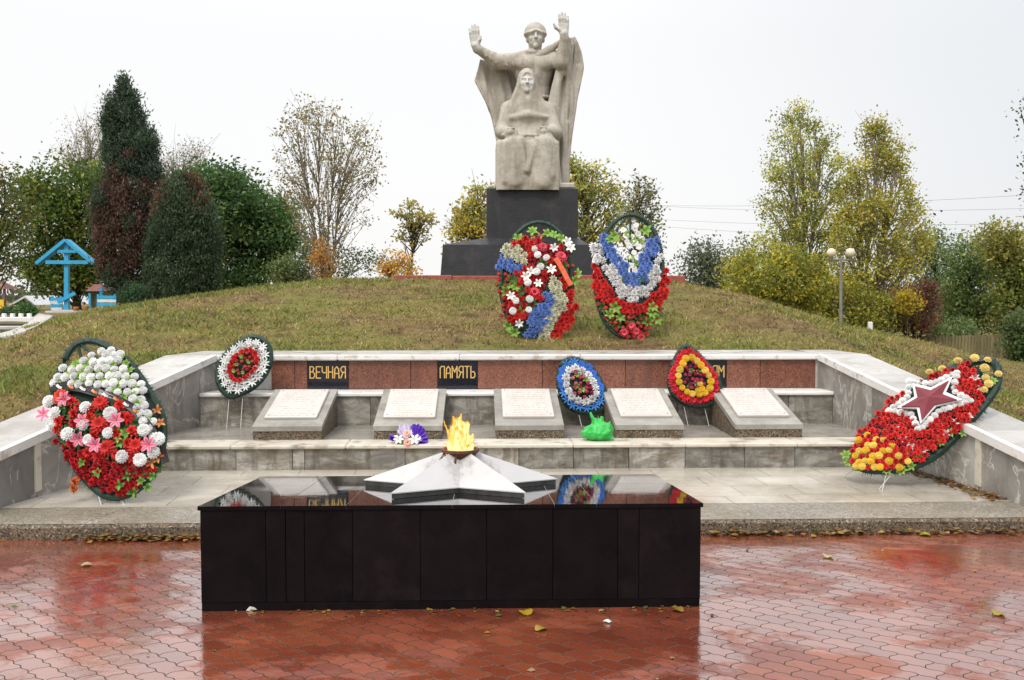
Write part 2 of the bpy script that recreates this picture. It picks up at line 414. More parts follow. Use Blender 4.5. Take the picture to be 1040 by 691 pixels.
def ground_mat():
    m, nt, b = base_mat('rough_autumn_turf')
    co = coords(nt, False)
    big = noise(nt, co, 0.55, 5, 0.6); mid = noise(nt, co, 3.2, 8, 0.7, 0.4); fine = noise(nt, co, 34, 6, 0.75)
    c1 = ramp(nt, mid, [(0.32, (0.060, 0.036, 0.018)), (0.46, (0.15, 0.095, 0.042)), (0.58, (0.21, 0.150, 0.06)), (0.72, (0.13, 0.15, 0.035))])
    c2 = ramp(nt, mid, [(0.32, (0.085, 0.085, 0.022)), (0.5, (0.16, 0.165, 0.035)), (0.7, (0.22, 0.18, 0.06))])
    c = mixc(nt, ramp(nt, big, [(0.42, 0.0), (0.62, 1.0)]), c1, c2)
    c = mixc(nt, 0.75, c, ramp(nt, fine, [(0.3, 0.35), (0.7, 1.65)]), 'MULTIPLY')
    nt.links.new(c, b.inputs['Base Color']); b.inputs['Roughness'].default_value = 0.9
    b.inputs['Specular IOR Level'].default_value = 0.15
    bump(nt, b, fine, 0.8, 0.05)
    return m
M['turf'] = ground_mat()
g = link('ground', npmesh('ground', np.stack([GX.ravel(), GY.ravel(), GZ.ravel()], 1), q, [M['turf']], smooth=True))
tag(g, kind='structure')

# ---------------------------------------------------------------- red paving
def paving_mat():
    m, nt, b = base_mat('wet_red_wave_pavers')
    tc = nt.nodes.new('ShaderNodeTexCoord')
    mp = nt.nodes.new('ShaderNodeMapping'); mp.inputs['Rotation'].default_value = (0, 0, math.radians(44))
    nt.links.new(tc.outputs['Object'], mp.inputs[0])
    sp = nt.nodes.new('ShaderNodeSeparateXYZ'); nt.links.new(mp.outputs[0], sp.inputs[0])
    # small hand-laid irregularity
    wob = noise(nt, mp.outputs[0], 1.2, 2)
    x = math_(nt, 'ADD', sp.outputs[0], math_(nt, 'MULTIPLY', math_(nt, 'SINE', math_(nt, 'MULTIPLY', sp.outputs[1], 2 * math.pi / 0.099)), 0.008))
    y = math_(nt, 'ADD', sp.outputs[1], math_(nt, 'MULTIPLY', math_(nt, 'SINE', math_(nt, 'MULTIPLY', sp.outputs[0], 2 * math.pi / 0.083)), 0.0055))
    y = math_(nt, 'ADD', y, math_(nt, 'MULTIPLY', wob, 0.02))
    cb = nt.nodes.new('ShaderNodeCombineXYZ'); nt.links.new(x, cb.inputs[0]); nt.links.new(y, cb.inputs[1])
    br = nt.nodes.new('ShaderNodeTexBrick')
    br.offset = 0.5; br.inputs['Scale'].default_value = 1.0
    br.inputs['Brick Width'].default_value = 0.166; br.inputs['Row Height'].default_value = 0.099
    br.inputs['Mortar Size'].default_value = 0.0034; br.inputs['Mortar Smooth'].default_value = 0.35
    br.inputs['Bias'].default_value = 0.0
    br.inputs['Color1'].default_value = (0.0, 0, 0, 1); br.inputs['Color2'].default_value = (1, 1, 1, 1); br.inputs['Mortar'].default_value = (0.5, 0.5, 0.5, 1)
    nt.links.new(cb.outputs[0], br.inputs['Vector'])
    co = tc.outputs['Object']
    n1 = noise(nt, co, 0.8, 5, 0.6); n2 = noise(nt, co, 60, 4, 0.7)
    brick = ramp(nt, br.outputs['Color'], [(0.0, (0.165, 0.034, 0.017)), (0.5, (0.205, 0.042, 0.020)), (1.0, (0.25, 0.057, 0.027))])
    tone = ramp(nt, n1, [(0.35, (0.72, 0.72, 0.75)), (0.65, (1.15, 1.35, 1.2))])
    c = mixc(nt, 1.0, brick, tone, 'MULTIPLY')
    c = mixc(nt, 0.5, c, ramp(nt, n2, [(0.3, 0.7), (0.7, 1.3)]), 'MULTIPLY')
    moss = noise(nt, co, 1.6, 4)
    joint = ramp(nt, moss, [(0.4, (0.030, 0.020, 0.014)), (0.65, (0.065, 0.050, 0.026))])
    c = mixc(nt, br.outputs['Fac'], c, joint)
    nt.links.new(c, b.inputs['Base Color'])
    # water film: nearly everywhere wet, patches standing
    mp2 = nt.nodes.new('ShaderNodeMapping'); mp2.inputs['Scale'].default_value = (1.0, 1.6, 1); nt.links.new(co, mp2.inputs[0])
    pud = noise(nt, mp2.outputs[0], 1.1, 8, 0.68, 0.6)
    wet = ramp(nt, pud, [(0.43, 0.0), (0.50, 1.0)])
    rr = mixc(nt, wet, 0.36, 0.10)
    rr = mixc(nt, br.outputs['Fac'], rr, 0.7)
    nt.links.new(mixc(nt, br.outputs['Fac'], 0.5, 0.15), b.inputs['Specular IOR Level'])
    nt.links.new(rr, b.inputs['Roughness'])
    b.inputs['IOR'].default_value = 1.8
    cw = math_(nt, 'MULTIPLY', wet, math_(nt, 'SUBTRACT', 1.0, br.outputs['Fac']))
    nt.links.new(math_(nt, 'MULTIPLY', cw, 0.85), b.inputs['Coat Weight']); b.inputs['Coat Roughness'].default_value = 0.07; b.inputs['Coat IOR'].default_value = 1.9
    hgt = math_(nt, 'ADD', math_(nt, 'MULTIPLY', math_(nt, 'SUBTRACT', 1.0, br.outputs['Fac']), 1.0), math_(nt, 'ADD', math_(nt, 'MULTIPLY', noise(nt, co, 6.5, 3), 2.4), math_(nt, 'MULTIPLY', noise(nt, co, 90, 3), 0.3)))
    bn = bump(nt, b, hgt, 0.25, 0.004)
    st = mixc(nt, wet, 0.9, 0.30)
    nt.links.new(bn.outputs[0], b.inputs['Coat Normal'])
    nt.links.new(st, bn.inputs['Strength'])
    return m
M['paving'] = paving_mat()
v = np.array([(-9, -8, 0), (9.5, -8, 0), (9.5, 6.90, 0), (-9, 6.90, 0)], float)
tag(link('paving', npmesh('paving', v, [(0, 1, 2, 3)], [M['paving']])), kind='structure')

# ---------------------------------------------------------------- kerb and tiled plaza
KZ = 0.10
mb = MB(); mb.box(-4.4, 4.75, 6.88, 7.44, -0.2, KZ, 0.02)
k = mb.build('kerb', M['aggregate']); tag(k, kind='structure')
def kerb_top():
    m = nmat('worn_concrete_top', [(0.25, (0.165, 0.14, 0.105)), (0.7, (0.30, 0.27, 0.225))], 2.2, 8, 0.2, (0.3, 0.55), 0.3, 120, 0,
             speck=[((0.12, 0.10, 0.075), 85, 0.74), ((0.48, 0.43, 0.36), 95, 0.92)], stain=((0.17, 0.14, 0.085), 0.8, 0.45, 0.65, 0.6))
    return m
v = np.array([(-4.4, 6.905, KZ + .003), (4.75, 6.905, KZ + .003), (4.75, 7.44, KZ + .003), (-4.4, 7.44, KZ + .003)])
tag(link('kerb_top', npmesh('kerb_top', v, [(0, 1, 2, 3)], [kerb_top()])), kind='structure')
def tile_mat():
    m, nt, b = base_mat('cream_stone_tiles')
    co = coords(nt, False)
    mp = nt.nodes.new('ShaderNodeMapping'); mp.inputs['Rotation'].default_value = (0, 0, math.radians(-3)); nt.links.new(co, mp.inputs[0])
    br = nt.nodes.new('ShaderNodeTexBrick'); br.offset = 0.35
    br.inputs['Scale'].default_value = 1; br.inputs['Brick Width'].default_value = 0.50; br.inputs['Row Height'].default_value = 0.40
    br.inputs['Mortar Size'].default_value = 0.003; br.inputs['Mortar Smooth'].default_value = 0.4
    br.inputs['Color1'].default_value = (0, 0, 0, 1); br.inputs['Color2'].default_value = (1, 1, 1, 1)
    nt.links.new(mp.outputs[0], br.inputs[0])
    n1 = noise(nt, co, 2.4, 8, 0.65, 0.6); st = noise(nt, co, 0.7, 6, 0.65)
    c = ramp(nt, n1, [(0.25, (0.33, 0.295, 0.24)), (0.6, (0.47, 0.43, 0.37)), (0.8, (0.55, 0.515, 0.46))])
    c = mixc(nt, 0.35, c, ramp(nt, br.outputs['Color'], [(0, (0.75, 0.73, 0.68)), (1, (1.2, 1.2, 1.2))]), 'MULTIPLY')
    c = mixc(nt, ramp(nt, st, [(0.5, 0.0), (0.68, 0.75)]), c, (0.24, 0.195, 0.13))
    c = mixc(nt, br.outputs['Fac'], c, (0.10, 0.075, 0.05))
    nt.links.new(c, b.inputs['Base Color'])
    nt.links.new(ramp(nt, noise(nt, co, 1.1, 4), [(0.4, 0.12), (0.6, 0.45)]), b.inputs['Roughness'])
    bump(nt, b, math_(nt, 'SUBTRACT', 1.0, br.outputs['Fac']), 0.4, 0.004)
    return m
v = np.array([(-4.4, 7.44, KZ + .004), (4.75, 7.44, KZ + .004), (4.4, 9.2, KZ + .004), (-3.6, 9.2, KZ + .004)])
tag(link('plaza', npmesh('plaza', v, [(0, 1, 2, 3)], [tile_mat()])), kind='structure')

# ---------------------------------------------------------------- platform step with tread
YS = 8.99; ZS = 0.335
st = thing('platform_step', 'long low step of streaked grey marble under the plaque stands', 'step', (0.4, YS, KZ))
js = [-3.30] + [(p - 489) * YS / 1000 for p in (240, 297, 309, 411, 452, 527, 583, 640, 698, 760, 812, 872)] + [XR(YS) + .02]
for a, b_ in zip(js[:-1], js[1:]):
    w = random.uniform(-.004, .004)
    MB().box(a + .002, b_ - .002, YS + w, YS + .06, KZ - .05, ZS - .035, .003).build('riser_panel', M['riser'], st)
MB().box(XL(10.4) - .35, XR(10.4) + .2, YS + .05, 10.47, KZ - .1, ZS - .012).build('tread', M['tread'], st)
x0 = -3.32
for i in range(7):
    x1 = x0 + (XR(YS) + .03 + 3.32) / 7
    MB().box(x0 + .001, x1 - .001, YS - .035, YS + .34, ZS - .035, ZS + random.uniform(-.002, .002), .008).build('lip_slab', M['lip'], st)
    x0 = x1
# ---------------------------------------------------------------- ledge
YL = 10.42; ZL = 0.665
ld = thing('marble_ledge', 'raised marble ledge below the red granite band, behind the plaque stands', 'ledge', (0.4, YL, ZS))
js = [XL(YL) + .0] + [(p - 489) * YL / 1000 for p in (277, 342, 376, 447, 505, 567, 622, 690, 742, 805)] + [XR(YL)]
for a, b_ in zip(js[:-1], js[1:]):
    w = random.uniform(-.004, .004)
    MB().box(a + .002, b_ - .002, YL + w, YL + .07, ZS - .02, ZL - .03, .003).build('riser_panel', M['riser'], ld)
MB().box(XL(YL) - .06, XR(YL) + .06, YL + .06, 10.83, ZS - .02, ZL - .004).build('core', M['plinth'], ld)
x0 = XL(YL)
for i in range(6):
    x1 = x0 + (XR(YL) - XL(YL)) / 6
    MB().box(x0 + .001, x1 - .001, YL - .03, 10.80, ZL - .034, ZL + .004 + random.uniform(-.002, .002), .008).build('lip_slab', M['whiteedge'], ld)
    x0 = x1
# ---------------------------------------------------------------- back wall with the granite band
YW = 10.80; ZW = 0.99
bw = thing('memorial_wall', 'low wall with a red granite band and pale marble cap, black plaques set in it', 'wall', (0.4, YW, ZS))
MB().box(XL(YW) - .1, XR(YW) + .1, YW + .045, 11.62, 0, ZW - .001).build('core', M['plinth'], bw)
xs = [XL(YW) - .02] + [(p - 489) * YW / 1000 for p in (277, 300, 313, 354, 417, 444.5, 485, 551, 578, 636, 698, 740, 775, 832)] + [XR(YW) + .02]
PLQ = {3, 6, 11}
def letters(word, x0, x1, z0, z1, y):
    G = {'В': (2, [[(0, 0), (0, 4), (1.2, 4), (1.7, 3.4), (1.2, 2.2), (0, 2.2)], [(1.2, 2.2), (2, 1.5), (2, .6), (1.4, 0), (0, 0)]]),
         'Е': (1.8, [[(1.8, 0), (0, 0), (0, 4), (1.8, 4)], [(0, 2.1), (1.4, 2.1)]]),
         'Ч': (1.9, [[(0, 4), (0, 2.4), (.5, 1.9), (1.9, 1.9)], [(1.9, 4), (1.9, 0)]]),
         'Н': (1.9, [[(0, 0), (0, 4)], [(1.9, 0), (1.9, 4)], [(0, 2.1), (1.9, 2.1)]]),
         'А': (2, [[(0, 0), (0.2, 3.2), (1, 4), (1.8, 3.2), (2, 0)], [(0.1, 1.6), (1.9, 1.6)]]),
         'Я': (2, [[(2, 0), (2, 4), (.7, 4), (.1, 3.4), (.1, 2.6), (.7, 2), (2, 2)], [(1, 2), (0, 0)]]),
         'П': (1.9, [[(0, 0), (0, 3.4), (.5, 4), (1.9, 4), (1.9, 0)]]),
         'М': (2.2, [[(0, 0), (0, 4), (1.1, 2), (2.2, 4), (2.2, 0)]]),
         'Т': (2, [[(0, 4), (2, 4)], [(1, 4), (1, 0)]]),
         'Ь': (1.8, [[(0, 4), (0, 0), (1.3, 0), (1.8, .6), (1.8, 1.5), (1.3, 2.1), (0, 2.1)]]),
         'Г': (1.7, [[(0, 0), (0, 4), (1.7, 4)]]),
         'Р': (1.8, [[(0, 0), (0, 4), (1.3, 4), (1.8, 3.4), (1.8, 2.6), (1.3, 2), (0, 2)]]),
         'О': (2, [[(.5, 0), (0, .6), (0, 3.4), (.5, 4), (1.5, 4), (2, 3.4), (2, .6), (1.5, 0), (.5, 0)]])}
    tot = sum(G[c][0] for c in word) + .75 * (len(word) - 1)
    sx = (x1 - x0) / tot; sz = (z1 - z0) / 4; x = x0; mb = MB(); t = 0.0058
    for c in word:
        for pl in G[c][1]:
            pts = [Vector((x + a * sx, 0, z0 + h * sz)) for a, h in pl]
            for p, q_ in zip(pts[:-1], pts[1:]):
                d = (q_ - p).normalized(); n = Vector((-d.z, 0, d.x)); p2, q2 = p - d * t * .8, q_ + d * t * .8
                yy = y - random.uniform(0, .0012)
                c4 = [p2 - n * t, q2 - n * t, q2 + n * t, p2 + n * t]
                mb.hexa([(a.x, yy - .004, a.z) for a in c4] + [(a.x, yy + .003, a.z) for a in c4])
        x += (G[c][0] + .75) * sx
    return mb
words = {3: 'ВЕЧНАЯ', 6: 'ПАМЯТЬ', 11: 'ГЕРОЯМ'}
for i, (a, b_) in enumerate(zip(xs[:-1], xs[1:])):
    if i in PLQ:
        p = MB().box(a + .002, b_ - .002, YW - .008, YW + .05, ZL + .006, ZW - .002, .002).build('name_plaque', M['blackplaque'], bw)
        p['label'] = 'black plaque with gold letters'
        OFF[p.name] = OFF[bw.name]
        w = b_ - a
        letters(words[i], a + .045 * w + .008, b_ - .05 * w - .008, ZL + .130, ZL + .255, YW - .008).build('lettering', M['gold'], p)
    else:
        mt = M['cap'] if i in (0, 14) else M['granite']
        MB().box(a + .0025, b_ - .0025, YW + random.uniform(-.003, .003), YW + .05, ZL + .006, ZW - .002, .003).build('marble_panel' if i in (0, 14) else 'granite_panel', mt, bw)
x0 = XL(10.75) + .0; n = 5
for i in range(n):
    x1 = x0 + (XR(10.75) - XL(10.75)) / n
    MB().box(x0 + .001, x1 - .001, 10.745, 10.80, ZW, 1.05, .012).build('cap_edge', M['whiteedge'], bw)
    MB().box(x0 + .001, x1 - .001, 10.80, 11.62, ZW + .004, 1.049).build('cap_slab', M['cap'], bw)
    x0 = x1
# ---------------------------------------------------------------- wing walls
def wing(side, label):
    XI = XL if side < 0 else XR
    root = thing('wing_wall', label, 'wall', (XI(8.8), 8.8, KZ), 'marble wing walls of the memorial')
    ys = [6.95, 7.86, 8.75, 9.6, 10.42, 11.0]
    pil = [7.86]
    for a, b_ in zip(ys[:-1], ys[1:]):
        o = 0.05 * side
        c = [(XI(a + .002), a + .002), (XI(a + .002) + o, a + .002), (XI(b_ - .002) + o, b_ - .002), (XI(b_ - .002), b_ - .002)]
        zt = [ZT(a) - .07, ZT(a) - .07, ZT(b_) - .07, ZT(b_) - .07]
        p = [(x, y, 0.02) for x, y in c] + [(x, y, z) for (x, y), z in zip(c, zt)]
        if side < 0: p = [p[i] for i in (1, 0, 3, 2, 5, 4, 7, 6)]
        MB().hexa(p).build('marble_panel', M['marble'], root)
    def slab(off0, off1, z0, z1, y0, y1):
        c = [(XI(y0) + off0 * side, y0), (XI(y0) + off1 * side, y0), (XI(y1) + off1 * side, y1), (XI(y1) + off0 * side, y1)]
        zz = [ZT(y0), ZT(y0), ZT(y1), ZT(y1)]
        p = [(x, y, z + z0) for (x, y), z in zip(c, zz)] + [(x, y, z + z1) for (x, y), z in zip(c, zz)]
        if side < 0: p = [p[i] for i in (1, 0, 3, 2, 5, 4, 7, 6)]
        return MB().hexa(p)
    slab(.05, .48, -1.2, -.062, 6.95, 11.0).build('core', M['plinth'], root)
    for a, b_ in zip(ys[:-2] + [9.6], ys[1:-1] + [10.75]):
        if b_ == 10.42: continue
        slab(-.025, .03, -.066, .004, a + .001, b_ - .001).build('cap_edge', M['whiteedge'], root)
        slab(.03, .52, -.058, 0, a + .001, b_ - .001).build('cap_slab', M['cap'], root)
    slab(.03, .52, -.058, -.001, 10.75, 11.62).build('corner_slab', M['cap'], root)
    if side > 0 or True:
        y = 7.86
        slab(-.012, .0, -.45, -.066, y - .035, y + .035).build('joint_strip', M['lip'], root)
    return root
wing(-1, 'sloping marble wing wall behind the white and red wreath on the left')
wing(1, 'sloping marble wing wall behind the wreath with a big star on the right')

# ---------------------------------------------------------------- plaque stands
def plate_mat():
    m, nt, b = base_mat('white_inscribed_marble')
    co = coords(nt, False); oi = nt.nodes.new('ShaderNodeObjectInfo')
    sp = nt.nodes.new('ShaderNodeSeparateXYZ'); nt.links.new(co, sp.inputs[0])
    c = ramp(nt, noise(nt, co, 4, 6), [(0.3, (0.45, 0.41, 0.37)), (0.7, (0.55, 0.51, 0.47))])
    row = math_(nt, 'MULTIPLY', sp.outputs[1], 15.0)
    fr = math_(nt, 'FRACT', row); fl = math_(nt, 'FLOOR', row)
    cb = nt.nodes.new('ShaderNodeCombineXYZ')
    nt.links.new(math_(nt, 'MULTIPLY', sp.outputs[0], 42.0), cb.inputs[0]); nt.links.new(math_(nt, 'MULTIPLY', fl, 7.31), cb.inputs[1])
    nt.links.new(math_(nt, 'MULTIPLY', oi.outputs['Random'], 50.0), cb.inputs[2])
    wn_ = noise(nt, cb.outputs[0], 1.0, 3, 0.7)
    ink = math_(nt, 'MULTIPLY', ramp(nt, wn_, [(0.47, 0.0), (0.53, 1.0)]), ramp(nt, fr, [(0.28, 0), (0.34, 1), (0.62, 1), (0.7, 0)]))
    ax = ramp(nt, math_(nt, 'ABSOLUTE', sp.outputs[0]), [(0.19, 1.0), (0.215, 0.0)])
    ink = math_(nt, 'MULTIPLY', math_(nt, 'MULTIPLY', ink, ax), 0.8)
    c = mixc(nt, ink, c, (0.33, 0.29, 0.24))
    nt.links.new(c, b.inputs['Base Color']); b.inputs['Roughness'].default_value = 0.35
    return m
M['plate'] = plate_mat()
SL = ['first plaque stand from the left, under the ВЕЧНАЯ plaque', 'plaque stand with the purple bouquet lying at its foot',
      'middle plaque stand, between the flame and the blue wreath', 'plaque stand right of the green plastic bag',
      'last plaque stand on the right, right of the red and yellow wreath']
proto = None
for i, x in enumerate((-2.16, -1.02, .137, 1.285, 2.437)):
    loc = (x + .32, 9.33, ZS)
    if proto is None:
        r = proto = thing('plaque_stand', 'x', 'plaque stand', loc, 'white inscribed plaques on sloping concrete stands')
        a, b_ = x, x + .64; y0, y1 = 9.33, 10.38; zf, zr = .45, .700
        mb = MB(); mb.hexa([(a, y0 - .01, ZS - .01), (b_, y0 - .01, ZS - .01), (b_, y1, ZS - .01), (a, y1, ZS - .01), (a, y0 - .01, zf - .035), (b_, y0 - .01, zf - .035), (b_, y1, zr - .035), (a, y1, zr - .035)])
        mb.build('base', M['aggregate'], r)
        mb = MB(); mb.hexa([(a - .008, y0 - .018, zf - .034), (b_ + .008, y0 - .018, zf - .034), (b_ + .008, y1, zr - .034), (a - .008, y1, zr - .034), (a - .008, y0 - .018, zf + .012), (b_ + .008, y0 - .018, zf + .012), (b_ + .008, y1, zr + .012), (a - .008, y1, zr + .012)])
        mb.build('sloping_top', M['plinth'], r)
        # plate: object with its own origin so that its lines run across it
        pw, ph, pt = .252, .82, .03
        n_ = np.array([0, -(zr - zf), (y1 - y0)]); n_ = n_ / np.linalg.norm(n_)
        t_ = np.array([0, y1 - y0, zr - zf]); t_ = t_ / np.linalg.norm(t_)
        c0 = np.array([x + .32, y0 + .17, zf + .012 + .17 * (zr - zf) / (y1 - y0)])
        mb = MB().box(-pw, pw, 0, ph, .001, pt, .006)
        pl = link('plate', npmesh('plate', np.array(mb.v), mb.f, [M['plate']]), r)
        Rm = Matrix(((1, 0, 0), tuple(t_), tuple(n_))).transposed()
        pl.matrix_basis = Matrix.Translation(Vector(c0 - np.array(loc))) @ Rm.to_4x4()
        kids = list(r.children)
        for sx in (-.215, .215):
            for sy in (.05, ph - .05):
                s = MB().lathe([(0.008, 0), (0.008, .003), (0.004, .005), (0, .006)], (sx, sy, pt), 8)
                o = link('screw', npmesh('screw', np.array(s.v), s.f, [M['lamp_metal']]), pl)
    else:
        r = proto.copy(); COL.objects.link(r); r.location = loc
        for ch in list(proto.children):
            c = ch.copy(); COL.objects.link(c); c.parent = r
            for g2 in ch.children:
                d = g2.copy(); COL.objects.link(d); d.parent = c
    r['label'] = SL[i]

# ---------------------------------------------------------------- black granite podium
D1 = 5.28; H0 = 0.57
def ztop(Y): return H0 - 0.08 * (Y - D1)
BX0, BX1 = (203 - 489) * D1 / 1000, (715 - 489) * D1 / 1000
BYR = 6.80
pod = thing('flame_podium', 'black granite podium on the wet red paving that carries the marble star', 'podium', ((BX0 + BX1) / 2, 6.0, 0))
mb = MB(); mb.hexa([(BX0 + .03, D1 + .03, .0), (BX1 - .03, D1 + .03, .0), (BX1 - .03, BYR - .03, .0), (BX0 + .03, BYR - .03, .0),
                    (BX0 + .03, D1 + .03, ztop(D1 + .03) - .024), (BX1 - .03, D1 + .03, ztop(D1 + .03) - .024), (BX1 - .03, BYR - .03, ztop(BYR - .03) - .024), (BX0 + .03, BYR - .03, ztop(BYR - .03) - .024)])
mb.build('core', M['darkstone'], pod)
jx = [BX0] + [(p - 489) * D1 / 1000 for p in (269, 289, 308, 357, 426, 494, 562, 629, 651)] + [BX1]
for a, b_ in zip(jx[:-1], jx[1:]):
    w = random.uniform(-.003, .002)
    MB().box(a + .0012, b_ - .0012, D1 + w, D1 + .028, .045, H0 - .022, .0015).build('front_panel', M['blackgranite'], pod)
MB().box(BX0 + .004, BX1 - .004, D1 - .004, D1 + .03, .0, .0445).build('foot_strip', M['blackgranite'], pod)
for xx in (BX0, BX1 - .028):
    for y0, y1 in ((D1 + .03, 6.05), (6.052, BYR)):
        mb = MB(); z0, z1 = ztop(y0) - .024, ztop(y1) - .024
        mb.hexa([(xx, y0, 0), (xx + .028, y0, 0), (xx + .028, y1, 0), (xx, y1, 0), (xx, y0, z0), (xx + .028, y0, z0), (xx + .028, y1, z1), (xx, y1, z1)])
        mb.build('side_panel', M['blackgranite'], pod)
mb = MB(); mb.hexa([(BX0 + .03, BYR - .028, 0), (BX1 - .03, BYR - .028, 0), (BX1 - .03, BYR, 0), (BX0 + .03, BYR, 0), (BX0 + .03, BYR - .028, ztop(BYR) - .024), (BX1 - .03, BYR - .028, ztop(BYR) - .024), (BX1 - .03, BYR, ztop(BYR) - .024), (BX0 + .03, BYR, ztop(BYR) - .024)])
mb.build('back_panel', M['blackgranite'], pod)
def topslab(a, b_, y0, y1, zo, th):
    mb = MB(); p = [(a, y0), (b_, y0), (b_, y1), (a, y1)]
    mb.hexa([(x, y, ztop(y) + zo - th) for x, y in p] + [(x, y, ztop(y) + zo) for x, y in p]); mb.m = [1, 0, 1, 1, 1, 1]; return mb
topslab(BX0 + .004, BX1 - .004, D1 + .004, BYR - .004, -.002, .02).build('top_bed', [M['grout'], M['grout']], pod)
tx = [BX0 - .012, BX0 + .43, BX0 + .78, BX0 + 1.35, BX1 - .80, BX1 - .57, BX1 + .012]
ty = [D1 - .012, D1 + .42, D1 + .95, BYR + .012]
for a, b_ in zip(tx[:-1], tx[1:]):
    for c, d in zip(ty[:-1], ty[1:]):
        topslab(a + .0018, b_ - .0018, c + .0018, d - .0018, 0.0, .022).build('top_tile', [M['polished'], M['blackgranite']], pod)
# ---------------------------------------------------------------- marble star, bowl, flame
SC = np.array([(467 - 489) * 6.03 / 1000, 6.03, ztop(6.03)])
star = thing('marble_star', 'white five pointed marble star with dark edges on the black podium', 'star', SC)
R_, r_ = .648, .2475
def star_pts(R1, r1):
    o = []
    for k in range(10):
        a = math.pi / 2 + k * math.pi / 5; rr = R1 if k % 2 == 0 else r1
        o.append((SC[0] + rr * math.cos(a), SC[1] + rr * math.sin(a)))
    return o
pts = star_pts(R_, r_)
zb = [ztop(y) + .001 for x, y in pts]
TH = .036
mb = MB()
n = 10
pin = star_pts(R_ - .012, r_ - .004)
mb.add([(x, y, z) for (x, y), z in zip(pin, zb)] + [(x, y, z + TH - .002) for (x, y), z in zip(pin, zb)], [(i, (i + 1) % n, n + (i + 1) % n, n + i) for i in range(n)] + [tuple(range(n - 1, -1, -1))])
def edge_mat():
    return nmat('dark_star_edge', [(0.3, (0.02, 0.02, 0.02)), (0.7, (0.06, 0.058, 0.055))], 14, 8, 0.3, (0.2, 0.4), 0.05, 60, 0, stain=((0.22, 0.21, 0.2), 9, 0.62, 0.75, 0.6))  # star sides coloured dark grey with paler blotches
mb.build('dark_edge', edge_mat(), star)
def star_mat():
    m, nt, b = base_mat('white_star_marble')
    co = coords(nt, False)
    c = ramp(nt, noise(nt, co, 3, 7, 0.6, 0.6), [(0.3, (0.44, 0.425, 0.42)), (0.7, (0.54, 0.53, 0.525))])
    ln = nt.nodes.new('ShaderNodeVectorMath'); ln.operation = 'LENGTH'; nt.links.new(co, ln.inputs[0])
    soot = math_(nt, 'ADD', ln.outputs['Value'], math_(nt, 'MULTIPLY', math_(nt, 'SUBTRACT', noise(nt, co, 11, 8, 0.7), 0.5), 0.36))
    c = mixc(nt, ramp(nt, soot, [(0.15, 0.9), (0.19, 0.45), (0.26, 0.0)]), c, (0.10, 0.062, 0.042))
    sp = ramp(nt, noise(nt, co, 24, 5, 0.7), [(0.62, 0.0), (0.72, 1.0)])
    near = ramp(nt, ln.outputs['Value'], [(0.18, 0.8), (0.34, 0.0)])
    c = mixc(nt, math_(nt, 'MULTIPLY', sp, near), c, (0.12, 0.09, 0.07))
    nt.links.new(c, b.inputs['Base Color']); b.inputs['Roughness'].default_value = 0.35
    return m
APX = .262
mb = MB()
top = [(x, y, z + TH) for (x, y), z in zip(pts, zb)]
bot = [(x, y, z + TH - .006) for (x, y), z in zip(pts, zb)]
rim_ = []
cut = .60
for (x, y, z) in top:
    t = 0.15 / math.hypot(x - SC[0], y - SC[1]) if False else None
c3 = (SC[0], SC[1], SC[2] + APX)
mb.add(top + bot + [c3], [(i, (i + 1) % n, 20) for i in range(n)] + [(10 + i, 10 + (i + 1) % n, (i + 1) % n, i) for i in range(n)] + [tuple(range(19, 9, -1))])
mb.build('star_face', star_mat(), star)
bz = .150
bowl = thing('flame_bowl', 'rusty round burner bowl on top of the marble star', 'burner', SC + np.array([0, 0, bz]))
bc = tuple(SC + np.array([0, 0, bz]))
MB().lathe([(.0, .0), (.055, .0), (.085, .035), (.105, .075), (.118, .082), (.118, .097), (.100, .097), (.085, .07), (.05, .055), (0, .055)], bc, 32).build('bowl', M['rust'], bowl, smooth=False)
for k in range(6):
    a = k * math.pi / 3 + .3
    MB().tube([(bc[0] + .095 * math.cos(a), bc[1] + .095 * math.sin(a), bc[2] + .085), (bc[0] + .125 * math.cos(a), bc[1] + .125 * math.sin(a), bc[2] + .035), (bc[0] + .118 * math.cos(a), bc[1] + .118 * math.sin(a), bc[2] - .01)], .008, 6).build('bracket', M['rust'], bowl)

